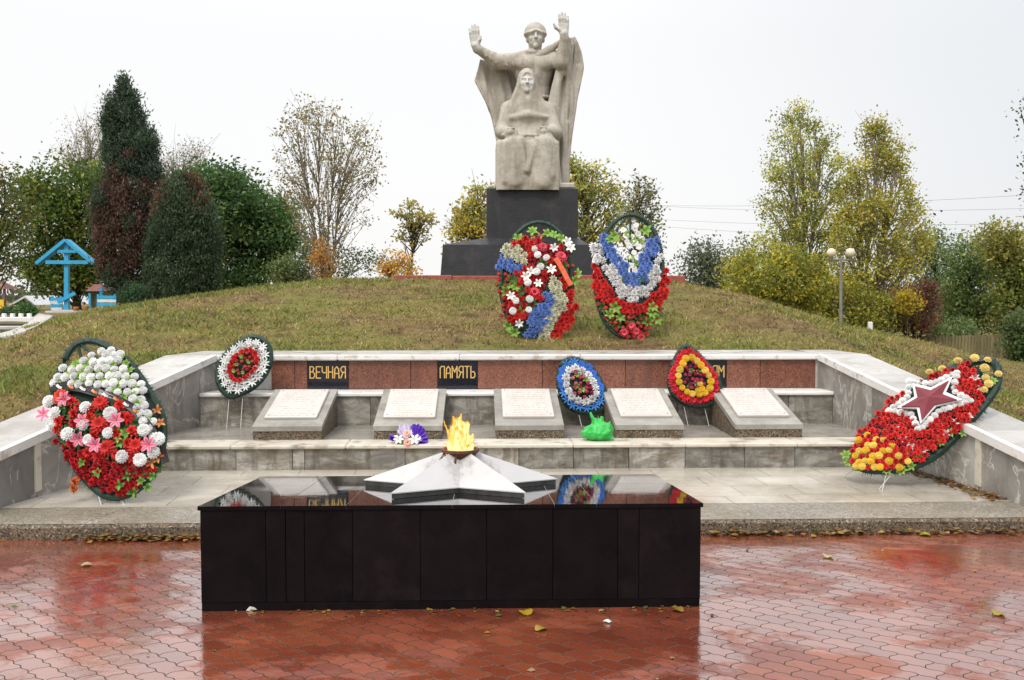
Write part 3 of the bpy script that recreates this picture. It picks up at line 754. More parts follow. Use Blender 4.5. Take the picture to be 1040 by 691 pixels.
# ---------------------------------------------------------------- implicit surfaces (statue, flame, bag)
class SDF:
    def __init__(s, lo, hi, h):
        s.lo = np.array(lo, float); s.h = h
        s.n = np.ceil((np.array(hi) - s.lo) / h).astype(int) + 1
        s.ax = [s.lo[i] + h * np.arange(s.n[i]) for i in range(3)]
        s.d = np.full(s.n, 0.5, np.float32)
    def blk(s, lo, hi):
        i0 = np.maximum(np.floor((np.array(lo) - s.lo) / s.h).astype(int), 0)
        i1 = np.minimum(np.ceil((np.array(hi) - s.lo) / s.h).astype(int) + 1, s.n)
        sl = tuple(slice(a, max(a, b)) for a, b in zip(i0, i1))
        x = s.ax[0][sl[0]][:, None, None]; y = s.ax[1][sl[1]][None, :, None]; z = s.ax[2][sl[2]][None, None, :]
        return sl, x, y, z
    def put(s, fn, lo, hi, k, sub=False):
        m = k * 1.5 + s.h * 3
        sl, x, y, z = s.blk(np.array(lo) - m, np.array(hi) + m)
        a = s.d[sl]
        if a.size == 0: return
        b = fn(x, y, z)
        if sub:
            b = -b; h = np.clip(.5 - .5 * (b - a) / k, 0, 1); s.d[sl] = b + (a - b) * h + k * h * (1 - h)
        else:
            h = np.clip(.5 + .5 * (b - a) / k, 0, 1); s.d[sl] = b + (a - b) * h - k * h * (1 - h)
    def ell(s, c, r, k=.05, sub=False):
        def fn(x, y, z):
            p = ((x - c[0]) / r[0], (y - c[1]) / r[1], (z - c[2]) / r[2])
            k0 = np.sqrt(p[0] ** 2 + p[1] ** 2 + p[2] ** 2); k1 = np.sqrt((p[0] / r[0]) ** 2 + (p[1] / r[1]) ** 2 + (p[2] / r[2]) ** 2) + 1e-6
            return k0 * (k0 - 1) / k1
        s.put(fn, np.array(c) - r, np.array(c) + r, k, sub)
    def cap(s, a, b, r1, r2=None, k=.05, sub=False, fl=1.0):
        r2 = r1 if r2 is None else r2
        a = np.array(a, float); b = np.array(b, float); ab = b - a; L = ab @ ab + 1e-9
        def fn(x, y, z):
            t = np.clip(((x - a[0]) * ab[0] + (y - a[1]) * ab[1] + (z - a[2]) * ab[2]) / L, 0, 1)
            return np.sqrt((x - a[0] - t * ab[0]) ** 2 + ((y - a[1] - t * ab[1]) * fl) ** 2 + (z - a[2] - t * ab[2]) ** 2) - (r1 + (r2 - r1) * t)
        r = max(r1, r2); s.put(fn, np.minimum(a, b) - r, np.maximum(a, b) + r, k, sub)
    def box(s, c, hf, rd=.03, k=.05, sub=False, fn2=None):
        def fn(x, y, z):
            q_ = [np.abs(x - c[0]) - hf[0] + rd, np.abs(y - c[1]) - hf[1] + rd, np.abs(z - c[2]) - hf[2] + rd]
            o = np.sqrt(np.maximum(q_[0], 0) ** 2 + np.maximum(q_[1], 0) ** 2 + np.maximum(q_[2], 0) ** 2)
            return o + np.minimum(np.maximum(q_[0], np.maximum(q_[1], q_[2])), 0) - rd
        s.put(fn, np.array(c) - hf, np.array(c) + hf, k, sub)
    def mesh(s):
        d = s.d; ins = d < 0; n = np.array(d.shape) - 1
        cs = [ins[i:n[0] + i, j:n[1] + j, k:n[2] + k] for i in (0, 1) for j in (0, 1) for k in (0, 1)]
        cnt = sum(c.astype(np.int8) for c in cs)
        I, J, K = np.nonzero((cnt > 0) & (cnt < 8))
        cid = np.full(n, -1, np.int32); cid[I, J, K] = np.arange(len(I))
        acc = np.zeros((len(I), 3)); num = np.zeros(len(I))
        cor = [(i, j, k) for i in (0, 1) for j in (0, 1) for k in (0, 1)]
        for a in range(8):
            for b in range(a + 1, 8):
                df = [cor[b][t] - cor[a][t] for t in range(3)]
                if sum(abs(t) for t in df) != 1: continue
                da = d[I + cor[a][0], J + cor[a][1], K + cor[a][2]]; db = d[I + cor[b][0], J + cor[b][1], K + cor[b][2]]
                m = (da < 0) != (db < 0); t = np.where(m, da / np.where(m, da - db, 1), 0)
                for ax in range(3): acc[:, ax] += np.where(m, cor[a][ax] + t * df[ax], 0)
                num += m
        v = (np.stack([I, J, K], 1) + acc / num[:, None]) * s.h + s.lo
        F = []
        for ax in range(3):
            sa = [slice(None)] * 3; sb = [slice(None)] * 3; sa[ax] = slice(0, -1); sb[ax] = slice(1, None)
            A, B = ins[tuple(sa)], ins[tuple(sb)]
            u, w = [(1, 2), (2, 0), (0, 1)][ax]
            P = np.stack(np.nonzero(A != B), 1)
            P = P[(P[:, u] > 0) & (P[:, w] > 0) & (P[:, u] < n[u]) & (P[:, w] < n[w])]
            fl = A[P[:, 0], P[:, 1], P[:, 2]]
            def g_(du, dw):
                Q = P.copy(); Q[:, u] += du; Q[:, w] += dw; return cid[Q[:, 0], Q[:, 1], Q[:, 2]]
            qd = np.stack([g_(-1, -1), g_(0, -1), g_(0, 0), g_(-1, 0)], 1)
            qd[~fl] = qd[~fl][:, ::-1]
            F.append(qd)
        F = np.concatenate(F); F = F[(F >= 0).all(1)]
        return v, F
# ---------------------------------------------------------------- pedestal
YB = 19.1
def frustum(x0, x1, y0, y1, z0, x2, x3, y2, y3, z1):
    return MB().hexa([(x0, y0, z0), (x1, y0, z0), (x1, y1, z0), (x0, y1, z0), (x2, y2, z1), (x3, y2, z1), (x3, y3, z1), (x2, y3, z1)])
SX = 1.0
ped = thing('statue_pedestal', 'dark painted two tier pedestal under the pale soldier statue', 'pedestal', (SX, 19.9, 2.0))
kx = 18.75 / 1000
f = frustum((447 - 489) * kx, (603 - 489) * kx, 18.75, 21.3, 1.95, (450 - 489) * kx, (600 - 489) * kx, 18.8, 21.25, 2.66)
f.build('lower_tier', M['pedestal'], ped)
frustum((450 - 489) * kx + .01, (600 - 489) * kx - .01, 18.81, 21.24, 2.661, (492 - 489) * kx, (589 - 489) * kx, 19.07, 20.9, 2.80).build('sloping_shoulder', M['pedestal'], ped)
kx = 19.1 / 1000
MB().box((494.5 - 489) * kx, (587 - 489) * kx, 19.1, 20.85, 2.75, 3.765, .015).build('upper_block', M['pedestal'], ped)
kb = thing('plot_edging', 'red painted kerb around the plot at the foot of the dark pedestal', 'kerb', (1.1, 18.3, 1.95))
a, b_ = (400 - 489) * .0183, (697 - 489) * .0183
xx = np.linspace(a, b_, 6)
for i in range(5): MB().box(xx[i] + .004, xx[i + 1] - .004, 18.28, 18.42, 1.85, 2.065 + random.uniform(-.008, .008), .012).build('kerb_stone', M['redkerb'], kb)
for x0 in (a, b_ - .13):
    for k in range(3): MB().box(x0, x0 + .13, 18.425 + k * 1.2, 18.42 + k * 1.2 + 1.19, 1.85, 2.065 + random.uniform(-.008, .008), .012).build('kerb_stone', M['redkerb'], kb)

# ---------------------------------------------------------------- statue
def stone_mat():
    m, nt, b = base_mat('weathered_cast_stone')
    co = coords(nt, False)
    n1 = noise(nt, co, 1.6, 8, 0.65, 0.4); n2 = noise(nt, co, 22, 5, 0.7)
    c = ramp(nt, n1, [(0.25, (0.33, 0.295, 0.245)), (0.5, (0.43, 0.395, 0.34)), (0.75, (0.52, 0.485, 0.43))])
    mp = nt.nodes.new('ShaderNodeMapping'); mp.inputs['Scale'].default_value = (3.2, 3.2, 0.5); nt.links.new(co, mp.inputs[0])
    c = mixc(nt, math_(nt, 'MULTIPLY', ramp(nt, noise(nt, mp.outputs[0], 1.9, 7, 0.68), [(0.48, 0), (0.66, 1)]), 0.5), c, (0.21, 0.17, 0.125))
    c = mixc(nt, 0.35, c, ramp(nt, n2, [(0.3, 0.75), (0.7, 1.25)]), 'MULTIPLY')
    a = nt.nodes.new('ShaderNodeAttribute'); a.attribute_name = 'paint'
    pt = math_(nt, 'MULTIPLY', a.outputs['Fac'], ramp(nt, noise(nt, co, 9, 5), [(0.25, 0.55), (0.55, 1.0)]))
    c = mixc(nt, pt, c, (0.56, 0.545, 0.52))
    nt.links.new(c, b.inputs['Base Color']); b.inputs['Roughness'].default_value = 0.85
    bump(nt, b, math_(nt, 'ADD', noise(nt, co, 35, 6, 0.7), math_(nt, 'MULTIPLY', noise(nt, co, 7, 5, 0.6), 2.5)), 0.38, 0.03)
    return m
M['stone'] = stone_mat()
S0 = np.array([SX + .03, 19.95, 3.765]); SS = .97
stat = thing('war_statue', 'pale stone statue of a soldier with outspread arms behind a seated mother', 'statue', S0)
def q_(px, py, y=0.0): return np.array([(px - 540) * .02, y, (190 - py) * .02])
def sdf_part(name, s, paint=None):
    v, F = s.mesh()
    pa = np.zeros(len(v))
    if paint:
        for c, r in paint:
            dd = np.sqrt((((v - np.array(c)) / np.array(r)) ** 2).sum(1))
            pa = np.maximum(pa, np.clip((1.12 - dd) / .2, 0, 1))
    return obj(name, v * SS + S0, F, [M['stone']], stat, smooth=True, attrs={'paint': pa})
def face(s, c, sc, tilt=0.0):
    """face on the -y side around head centre c, half height about .21*sc"""
    P = lambda x, y, z: np.array(c) + np.array([x, y, z]) * sc
    s.ell(c, np.array((.145, .165, .215)) * sc, .03)
    s.ell(P(0, -.03, -.10), np.array((.118, .14, .12)) * sc, .05)                  # jaw
    s.cap(P(0, -.125, -.205), P(0, -.13, -.19), .045 * sc, .045 * sc, .03)           # chin
    for e in (-1, 1):
        s.ell(P(.062 * e, -.185, .022), np.array((.044, .05, .032)) * sc, .02, True)    # eye socket
        s.ell(P(.060 * e, -.135, .018), np.array((.030, .026, .018)) * sc, .008)        # eyeball
        s.cap(P(.015 * e, -.165, .060), P(.105 * e, -.135, .062), .020 * sc, .014 * sc, .02)    # brow
        s.ell(P(.085 * e, -.115, -.05), np.array((.045, .05, .045)) * sc, .04)          # cheekbone
    s.cap(P(0, -.165, .045), P(0, -.215, -.045), .018 * sc, .030 * sc, .02)          # nose
    s.cap(P(-.028, -.175, -.055), P(.028, -.175, -.055), .018 * sc, .018 * sc, .012)
    s.cap(P(-.045, -.155, -.105), P(.045, -.155, -.105), .016 * sc, .016 * sc, .012)    # lips
    s.cap(P(-.035, -.150, -.135), P(.035, -.150, -.135), .017 * sc, .017 * sc, .012)
    s.cap(P(-.05, -.182, -.120), P(.05, -.182, -.120), .006 * sc, .006 * sc, .008, True)
h_ = .0125
s = SDF((-1.5, -.75, 1.45), (.95, .55, 3.75), h_)
hc = q_(542.7, 31.5, -.08)
s.cap(q_(542, 58, .08), (.05, .12, 1.5), .33, .33, .1, fl=1.3)
s.ell(q_(541, 64, .02), (.41, .25, .37), .1)
for e in (-1, 1): s.ell((.03 + .19 * e, -.16, 2.62), (.20, .12, .16), .05)       # chest
s.cap((.03, -.235, 2.72), (.03, -.215, 2.35), .014, .014, .02, True)
s.cap(q_(543, 41, -.03), q_(542, 53, .02), .115, .14, .05)
s.cap((-.12, -.14, 2.86), (.2, -.14, 2.86), .045, .045, .04)                      # collar
# left arm of the picture, stretched out level
sh, el, wr = q_(531, 54, .02), q_(503.5, 56.5, -.12), q_(483, 46, -.26)
s.ell(sh, (.2, .19, .19), .08)
s.cap(sh, el, .165, .15, .06); s.cap(el, wr, .15, .085, .05)
s.cap(q_(507, 61.5, -.13), q_(520, 60, -.05), .07, .09, .06)
for t in (.2, .45, .7):
    p = el + (wr - el) * t; s.cap(p + (-.02, -.11, .06), p + (.05, -.10, -.10), .012, .012, .05)
    p = sh + (el - sh) * t; s.cap(p + (-.04, -.15, .08), p + (.03, -.14, -.13), .016, .016, .03)
def hand(pc, up, side, thumb, rs=1.0):
    """open palm towards the viewer; up = finger direction, side = towards the thumb"""
    up = np.array(up) / np.linalg.norm(up); side = np.array(side) / np.linalg.norm(side)
    for t in np.linspace(-.068, .068, 4):
        s.cap(pc - up * .09 + side * t * .75, pc + up * .07 + side * t, .042, .04, .025, fl=1.15)
    for t, L in zip((.075, .026, -.024, -.072), (.20, .235, .22, .165)):
        a = pc + up * .075 + side * t
        m_ = a + up * L * .5 + np.array([0, -.02, 0]) + side * t * .12
        s.cap(a, m_, .032, .029, .012); s.cap(m_, a + up * L + np.array([0, -.012, 0]) + side * t * .2, .029, .022, .01)
    a = pc - up * .05 + side * .06
    s.cap(a, a + side * thumb[0] + up * thumb[1] * .5 + np.array([0, -.04, 0]), .042, .032, .025)
    b2 = a + side * thumb[0] + up * thumb[1] * .5 + np.array([0, -.04, 0])
    s.cap(b2, b2 + up * thumb[1] * .7 + side * thumb[0] * .3, .03, .022, .01)
hl = q_(480.8, 38.0, -.30)
s.cap(wr, hl - np.array([0, 0, .1]), .088, .075, .04)
hand(hl, (-.12, -.02, 1), (1, -.1, .1), (.045, .09))
# right arm of the picture, raised with a bent elbow
sh, el, wr = q_(560, 53, .0), q_(568.0, 60, -.34), q_(571.2, 38, -.46)
s.ell(sh, (.2, .2, .2), .08)
s.cap(sh, el, .17, .145, .06); s.cap(el, wr, .145, .088, .05)
hr = q_(570.2, 28.0, -.5)
s.cap(wr, hr - np.array([0, 0, .1]), .088, .08, .04)
hand(hr, (-.03, -.02, 1), (-1, -.1, 0), (.11, .10))
# helmet
s.ell(hc + (0, .04, .10), (.225, .25, .21), .02)
s.ell(hc + (0, .03, .06), (.24, .27, .07), .03)
s.ell(hc + (0, -.30, -.10), (.165, .22, .20), .02, True)
s.cap(hc + (0, .07, .0), hc + (0, .07, -.12), .175, .14, .05)
s.ell(hc + (0, -.26, -.12), (.148, .20, .20), .02, True)
for e in (-1, 1): s.ell(hc + (.165 * e, .0, -.05), (.03, .05, .065), .015)
for k in range(0):
    a0 = math.pi * (k / 13.0) ; a1 = math.pi * ((k + 1) / 13.0)
    if k < 13: s.cap(hc + (.185 * math.cos(a0), -.10 - .035 * math.sin(a0), .055 + .075 * math.sin(a0)), hc + (.185 * math.cos(a1), -.10 - .035 * math.sin(a1), .055 + .075 * math.sin(a1)), .02, .02, .015)
face(s, hc, 1.0)
# belt and tunic folds
for k in range(24):
    a0, a1 = 2 * math.pi * k / 24, 2 * math.pi * (k + 1) / 24
    s.cap((.05 + .35 * math.cos(a0), .1 + .29 * math.sin(a0), 1.95), (.05 + .35 * math.cos(a1), .1 + .29 * math.sin(a1), 1.95), .035, .035, .02)
for a, b_ in (((-.22, -.16, 2.4), (-.08, -.2, 2.1)),): s.cap(a, b_, .012, .03, .09)
sdf_part('soldier', s, [(hc + (0, -.14, -.04), (.15, .14, .20)), (hl + (0, 0, .08), (.15, .14, .26)), (hr + (0, 0, .1), (.19, .14, .27))])

# cloak: a thin hung sheet behind with a heavy front fold on the right
def poly_sd(px, pz, P):
    P = np.array(P, float); n = len(P); d = np.full(np.broadcast(px, pz).shape, 1e9); ins = np.zeros(d.shape, bool)
    for i in range(n):
        a, b = P[i], P[(i + 1) % n]; e = b - a
        wx, wz = px - a[0], pz - a[1]
        t = np.clip((wx * e[0] + wz * e[1]) / (e @ e), 0, 1)
        d = np.minimum(d, (wx - e[0] * t) ** 2 + (wz - e[1] * t) ** 2)
        c = ((a[1] <= pz) & (b[1] > pz)) | ((b[1] <= pz) & (a[1] > pz))
        xi = a[0] + (pz - a[1]) / (e[1] if abs(e[1]) > 1e-9 else 1e-9) * e[0]
        ins ^= c & (px < xi)
    return np.where(ins, -1, 1) * np.sqrt(d)
def toloc(L): return [((x - 540) * .02, (190 - y) * .02) for x, y in L]
s = SDF((-1.4, -.75, -.05), (1.2, .75, 3.4), .0155)
OUT = toloc([(486, 54), (484, 62), (480, 76), (489, 93), (496, 106), (500.5, 116), (503.5, 136), (505, 156), (503, 187), (577, 187), (577, 162), (580, 130), (585, 96), (592.5, 61), (589, 45), (583, 31), (577, 30), (568, 43), (555, 46), (531, 49), (505, 55)])
def sheet(s, P, yc, th, k, yr):
    xs_ = [p[0] for p in P]; zs_ = [p[1] for p in P]
    def fn(x, y, z):
        d2 = poly_sd(x[:, 0, 0][:, None], z[0, 0, :][None, :], P)[:, None, :]
        y0 = yc(x, z)
        return np.maximum(d2, np.abs(y - y0) - th) * .75
    s.put(fn, (min(xs_), yr[0], min(zs_)), (max(xs_), yr[1], max(zs_)), k)
LZ = [(0, -.72, .72), (1.1, -.73, .76), (1.5, -.8, .8), (1.95, -1.0, .9), (2.3, -1.2, .98), (2.6, -1.12, 1.04), (3.2, -1.05, .95)]
def yc1(x, z):
    l = np.interp(z, [a[0] for a in LZ], [a[1] for a in LZ]); r = np.interp(z, [a[0] for a in LZ], [a[2] for a in LZ])
    u = (x - (l + r) / 2) / ((r - l) / 2)
    fold = .045 * np.sin(u * 8 + 1.2 + .6 * z) + .03 * np.sin(u * 15 + 2.5 * z)
    return .34 - .42 * np.clip(np.abs(u), 0, 1.1) ** 2.2 + fold * (.5 + .5 * np.clip(np.abs(u), 0, 1))
sheet(s, OUT, yc1, .055, .03, (-.4, .6))
FL = toloc([(577, 32), (583, 31), (589, 45), (592.5, 61), (585, 96), (580, 130), (577, 162), (577, 187), (556, 187), (555, 140), (554, 108), (559, 84), (565, 62), (572, 44)])
def yc2(x, z):
    return -.26 + .30 * np.clip((x - .34) / .7, 0, 1) + .05 * np.sin(x * 22 + z * 3.1) + .03 * np.sin(x * 41 - z * 2)
sheet(s, FL, yc2, .10, .05, (-.6, .4))
s.cap(q_(574, 46, -.26), q_(568, 70, -.27), .05, .055, .10); s.cap(q_(568, 70, -.27), q_(559, 106, -.30), .055, .07, .10)
s.cap(q_(559, 106, -.30), q_(561, 140, -.34), .07, .09, .10); s.cap(q_(561, 140, -.34), q_(563, 186, -.40), .09, .12, .10)
s.cap(q_(588, 62, -.1), q_(575, 140, -.12), .05, .06, .06); s.cap(q_(580, 40, -.2), q_(573, 120, -.2), .04, .05, .06); s.cap(q_(574, 120, -.2), q_(571, 186, -.25), .05, .07, .05)
s.cap(q_(533, 49, .12), q_(508, 55, .02), .08, .07, .05)
s.cap(q_(546, 50.5, -.12), q_(557, 45, -.13), .085, .08, .05); s.cap(q_(557, 45, -.13), q_(569, 37, -.2), .08, .055, .05)
s.cap(q_(487, 64, .0), q_(497, 104, .05), .04, .05, .06); s.cap(q_(497, 100, .05), q_(507, 140, -.1), .05, .07, .06); s.cap(q_(507, 140, -.1), q_(507, 186, -.2), .07, .08, .05)
s.cap(q_(503, 66, .2), q_(514, 110, .1), .035, .05, .07); s.cap(q_(513, 64, .25), q_(520, 96, .18), .035, .04, .07)
s.box((0, .15, .8), (.62, .32, .85), .12, .08)
sdf_part('cloak', s)

# seated mother
s = SDF((-1.0, -1.2, -.05), (.85, .3, 2.55), .0125)
mc = q_(533.2, 81.5, -.46)
s.ell(q_(534, 114, -.28), (.46, .28, .40), .1); s.cap(q_(534, 120, -.28), (-.1, -.3, .8), .40, .42, .1, fl=1.2)
for a, b_, r1, r2 in [(q_(515, 108, -.3), q_(508.5, 131, -.46), .17, .15), (q_(508.5, 131, -.46), q_(514, 135.5, -.86), .145, .10),
                      (q_(555, 110, -.3), q_(561.5, 132, -.46), .17, .15), (q_(561.5, 132, -.46), q_(551, 134, -.84), .145, .10)]:
    s.cap(a, b_, r1, r2, .06)
# head scarf falling over the shoulders
s.ell(mc + (0, .03, .03), (.195, .215, .26), .03)
s.cap(mc + (0, .04, -.05), q_(534, 100, -.36), .18, .24, .08)
s.cap(q_(519, 107, -.33), q_(550, 107, -.33), .15, .15, .14)
s.cap(mc + (-.16, .0, -.08), q_(515, 112, -.42), .06, .08, .05); s.cap(mc + (.16, .0, -.08), q_(552, 112, -.42), .06, .08, .05)
s.ell(mc + (0, -.20, -.01), (.125, .13, .20), .025, True)
s.ell(mc + (0, -.19, -.24), (.075, .1, .12), .03, True)
s.cap(mc + (0, .0, -.15), mc + (0, .02, -.35), .085, .1, .03)
face(s, mc + (0, .0, 0), .90)
# shawl edge, chest hollow, folds
s.ell(q_(533, 125, -.62), (.27, .10, .15), .09, True)
s.cap(q_(517, 117.5, -.53), q_(534, 115, -.60), .02, .03, .09); s.cap(q_(534, 115, -.60), q_(553, 116.5, -.53), .03, .02, .09)
s.cap(q_(519, 112, -.5), q_(528, 98, -.5), .02, .025, .04); s.cap(q_(549, 112, -.5), q_(541, 98, -.5), .02, .025, .04)
for k in range(3): s.cap(q_(525 + 7 * k, 119, -.50), q_(527 + 5 * k, 134, -.48), .02, .03, .08)
# lap, knees, skirt
for kx_, r in ((521, .235), (549, .25)):
    s.cap(q_(kx_, 146, -.3), q_(kx_, 147, -.82), r, r - .02, .06)
    s.cap(q_(kx_, 147, -.84), q_(kx_ - 1, 183, -.82), r - .01, r + .03, .06)
s.box((-.14, -.52, .42), (.63, .47, .53), .09, .06)
s.cap(q_(533, 140, -1.06), q_(532, 166, -1.03), .075, .03, .05, True)
s.cap(q_(526, 143, -1.03), q_(531, 172, -1.02), .02, .03, .08); s.cap(q_(541, 143, -1.03), q_(533, 174, -1.02), .02, .03, .08)
s.cap(q_(541, 150, -1.04), q_(556, 178, -1.02), .02, .04, .10); s.cap(q_(512, 146, -1.0), q_(510, 184, -1.0), .02, .03, .08)
s.cap(q_(519, 152, -1.04), q_(522, 186, -1.03), .01, .03, .10); s.cap(q_(548, 160, -1.05), q_(550, 187, -1.03), .01, .03, .1)
s.cap(q_(508, 138, -.9), q_(548, 138, -.95), .03, .035, .05); s.cap(q_(548, 137, -.95), q_(557, 143, -.9), .035, .05, .05)
def mhand(p, sg):
    s.cap(p, p + (.08 * sg, -.10, -.02), .075, .07, .03, fl=1.0)
    for t in range(4): s.cap(p + (.07 * sg, -.11 + .0 * t, .03 - .035 * t), p + (.19 * sg, -.14, -.0 - .035 * t), .026, .02, .012)
    s.cap(p + (.03 * sg, -.1, .05), p + (.13 * sg, -.15, .05), .028, .022, .012)
mhand(q_(512.5, 134.5, -.86), 1); mhand(q_(552, 133.5, -.86), -1)
sdf_part('seated_mother', s, [(mc + (0, -.12, -.01), (.135, .13, .195))])
v = np.array(MB().box(-.79, .80, -.86, .72, -.03, .10, .025).v); mb = MB().box(-.79, .80, -.86, .72, -.005, .115, .03)
obj('statue_base', np.array(mb.v) * SS + S0, mb.f, [M['stone']], stat)

# ---------------------------------------------------------------- flame
def flame_mat():
    m, nt, b = base_mat('burning_gas')
    nt.nodes.remove(b)
    co = coords(nt, False)
    lw = nt.nodes.new('ShaderNodeLayerWeight'); lw.inputs[0].default_value = 0.45
    sp = nt.nodes.new('ShaderNodeSeparateXYZ'); nt.links.new(co, sp.inputs[0])
    mp = nt.nodes.new('ShaderNodeMapping'); mp.inputs['Scale'].default_value = (1, 1, .32); nt.links.new(co, mp.inputs[0])
    t = math_(nt, 'ADD', lw.outputs['Facing'], math_(nt, 'MULTIPLY', math_(nt, 'SUBTRACT', noise(nt, mp.outputs[0], 42, 5, .6, .6), .5), 1.5))
    t = math_(nt, 'ADD', t, math_(nt, 'MULTIPLY', sp.outputs[2], .9))
    col = ramp(nt, t, [(0.05, (1.0, 0.86, 0.42)), (0.28, (1.0, 0.62, 0.08)), (0.5, (0.95, 0.36, 0.015)), (0.8, (0.7, 0.14, 0.005))])
    em = nt.nodes.new('ShaderNodeEmission'); nt.links.new(col, em.inputs[0])
    em.inputs[1].default_value = 1.0
    tr = nt.nodes.new('ShaderNodeBsdfTransparent')
    mx = nt.nodes.new('ShaderNodeMixShader')
    nt.links.new(ramp(nt, t, [(0.15, 0.05), (0.60, 0.92)]), mx.inputs[0])
    nt.links.new(em.outputs[0], mx.inputs[1]); nt.links.new(tr.outputs[0], mx.inputs[2])
    nt.links.new(mx.outputs[0], nt.nodes['Material Output'].inputs[0])
    return m
s = SDF((-.16, -.12, -.02), (.16, .12, .32), .0045)
fr = random.Random(3)
def fl(px, py, y=0): return np.array([(px - 464.5) * .00603, y, (457 - py) * .00603])
for chain in ([(464, 458), (463, 446), (460, 434), (463, 425), (466, 417)], [(456, 457), (455, 446), (452, 436), (450, 430), (448, 424)], [(472, 457), (474, 446), (471, 437), (474, 428), (472, 422)],
              [(461, 457), (458, 442), (457, 431), (460, 424), (458, 420)], [(468, 457), (468, 444), (467, 433), (470, 426)], [(475, 457), (476, 449), (475, 444), (477, 438)], [(455, 457), (452, 450), (450, 445)],
              [(465, 457), (466, 446), (473, 436), (476, 431)], [(460, 456), (463, 438), (465, 428), (461, 419)]):
    n = len(chain); yo = fr.uniform(-.045, .045)
    for i in range(n - 1):
        r = lambda k: (.034 if 457 < chain[0][0] < 471 else .022) * (1 - (k / (n - 1)) ** 1.3) + .003
        s.cap(fl(*chain[i], yo * (1 - i / n)), fl(*chain[i + 1], yo * (1 - (i + 1) / n)), r(i), r(i + 1), .012)
X, Y, Z = np.meshgrid(*s.ax, indexing='ij')
s.d = s.d + .006 * np.sin(X * 85 + Z * 20 + 2 * np.sin(Z * 25)) + .004 * np.sin(Y * 90 + Z * 30 + X * 30)
v, F = s.mesh()
f0 = np.array(bc) + np.array([0, 0, .075])
fo = obj('flame', v + f0, F, [flame_mat()], None, smooth=True)
tag(fo, 'tall yellow and orange flame burning in the rusty bowl on the star', 'flame')

# ---------------------------------------------------------------- green plastic bag on the step
s = SDF((-.25, -.2, -.02), (.25, .2, .36), .008)
s.ell((0, 0, .075), (.155, .11, .09), .04); s.ell((.05, .0, .10), (.13, .1, .10), .05); s.cap((0, 0, .15), (-.0, 0, .2), .05, .035, .03)
s.cap((-.02, 0, .16), (-.045, .0, .25), .026, .014, .02); s.cap((-.045, 0, .25), (-.06, 0, .29), .016, .008, .015)
s.cap((.035, 0, .16), (.055, .01, .235), .024, .016, .02); s.cap((.055, .01, .235), (.03, 0, .275), .016, .008, .015)
s.cap((-.03, -.08, .10), (.10, -.07, .15), .018, .012, .02); s.cap((-.12, -.05, .10), (.0, -.06, .16), .016, .012, .02); s.cap((.02, -.10, .04), (.12, -.09, .11), .016, .012, .02)
s.cap((.1, -.02, .14), (.135, -.03, .20), .03, .01, .02); s.cap((.12, -.05, .06), (.165, -.07, .02), .03, .014, .02); s.cap((-.12, -.03, .06), (-.15, -.05, .09), .03, .012, .02)
X, Y, Z = np.meshgrid(*s.ax, indexing='ij')
cre = 0
for kk in range(9):
    a_, b2_ = fr.uniform(0, 6.28), fr.uniform(-1, 1); ph = X * math.cos(a_) * 26 + Y * math.sin(a_) * 26 + Z * b2_ * 30 + fr.uniform(0, 6.28)
    cre = cre + np.abs(np.sin(ph + .8 * np.sin(X * 19 + Z * 13 + kk))) - .6
s.d = np.maximum(s.d + .0065 * cre, -Z)
v, F = s.mesh()
bp = PZ(607, 449, ZS)
bag = obj('plastic_bag', v * .9 + bp + np.array([0, .1, 0]), F, [nmat('bright_green_plastic', [(0.3, (0.015, 0.36, 0.045)), (0.7, (0.04, 0.50, 0.085))], 8, 5, 0, (0.25, 0.4), 0.9, 30, 0)], None, smooth=True)
tag(bag, 'knotted bright green plastic bag standing below the blue wreath', 'bag')
# ---------------------------------------------------------------- artificial flowers
class FL_:
    def __init__(s): s.v = []; s.f = []; s.c = []
    def petal(s, ang, L, W, prof, cb, ct, r0=.08, seg=4, tip=1.0, cup=.0, edge=None, base=(0, 0, 0), tilt=0):
        """prof(t)->(radial 0..1, height); width sin-shaped; three verts across"""
        n0 = len(s.v); ca, sa = math.cos(ang), math.sin(ang)
        for i in range(seg + 1):
            t = i / seg; rr, zz = prof(t); rr = r0 + rr * L
            w = W * (math.sin(math.pi * min(1, .12 + .88 * t) ** tip) if t < 1 else (.12 if tip < 1.2 else .35)) * .5 + .01
            for k, e in enumerate((-1, 0, 1)):
                x, y = rr, e * w; z = zz + (cup * w if e else 0)
                s.v.append((base[0] + x * ca - y * sa, base[1] + x * sa + y * ca, base[2] + z + tilt * rr))
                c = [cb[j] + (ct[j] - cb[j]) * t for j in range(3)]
                if edge and e: c = edge
                s.c.append(c)
        for i in range(seg):
            for k in (0, 1):
                a = n0 + i * 3 + k; s.f.append((a, a + 1, a + 4, a + 3))
    def dome(s, r, z, h, col, n=8, base=(0, 0)):
        n0 = len(s.v)
        for j in range(3):
            a = j / 3 * math.pi / 2
            for k in range(n):
                t = 2 * math.pi * k / n; s.v.append((base[0] + r * math.cos(a) * math.cos(t), base[1] + r * math.cos(a) * math.sin(t), z + h * math.sin(a))); s.c.append(col)
        s.v.append((base[0], base[1], z + h)); s.c.append(col)
        for j in range(2):
            for k in range(n): s.f.append((n0 + j * n + k, n0 + j * n + (k + 1) % n, n0 + (j + 1) * n + (k + 1) % n, n0 + (j + 1) * n + k))
        for k in range(n): s.f.append((n0 + 2 * n + k, n0 + 2 * n + (k + 1) % n, n0 + 3 * n, n0 + 3 * n))
        s.f = [f if f[2] != f[3] else f[:3] for f in s.f]
    def mesh(s, name): return npmesh(name, np.array(s.v), s.f, [M['petal']], cols=np.array(s.c))
def mul(c, k): return tuple(min(1, x * k) for x in c)
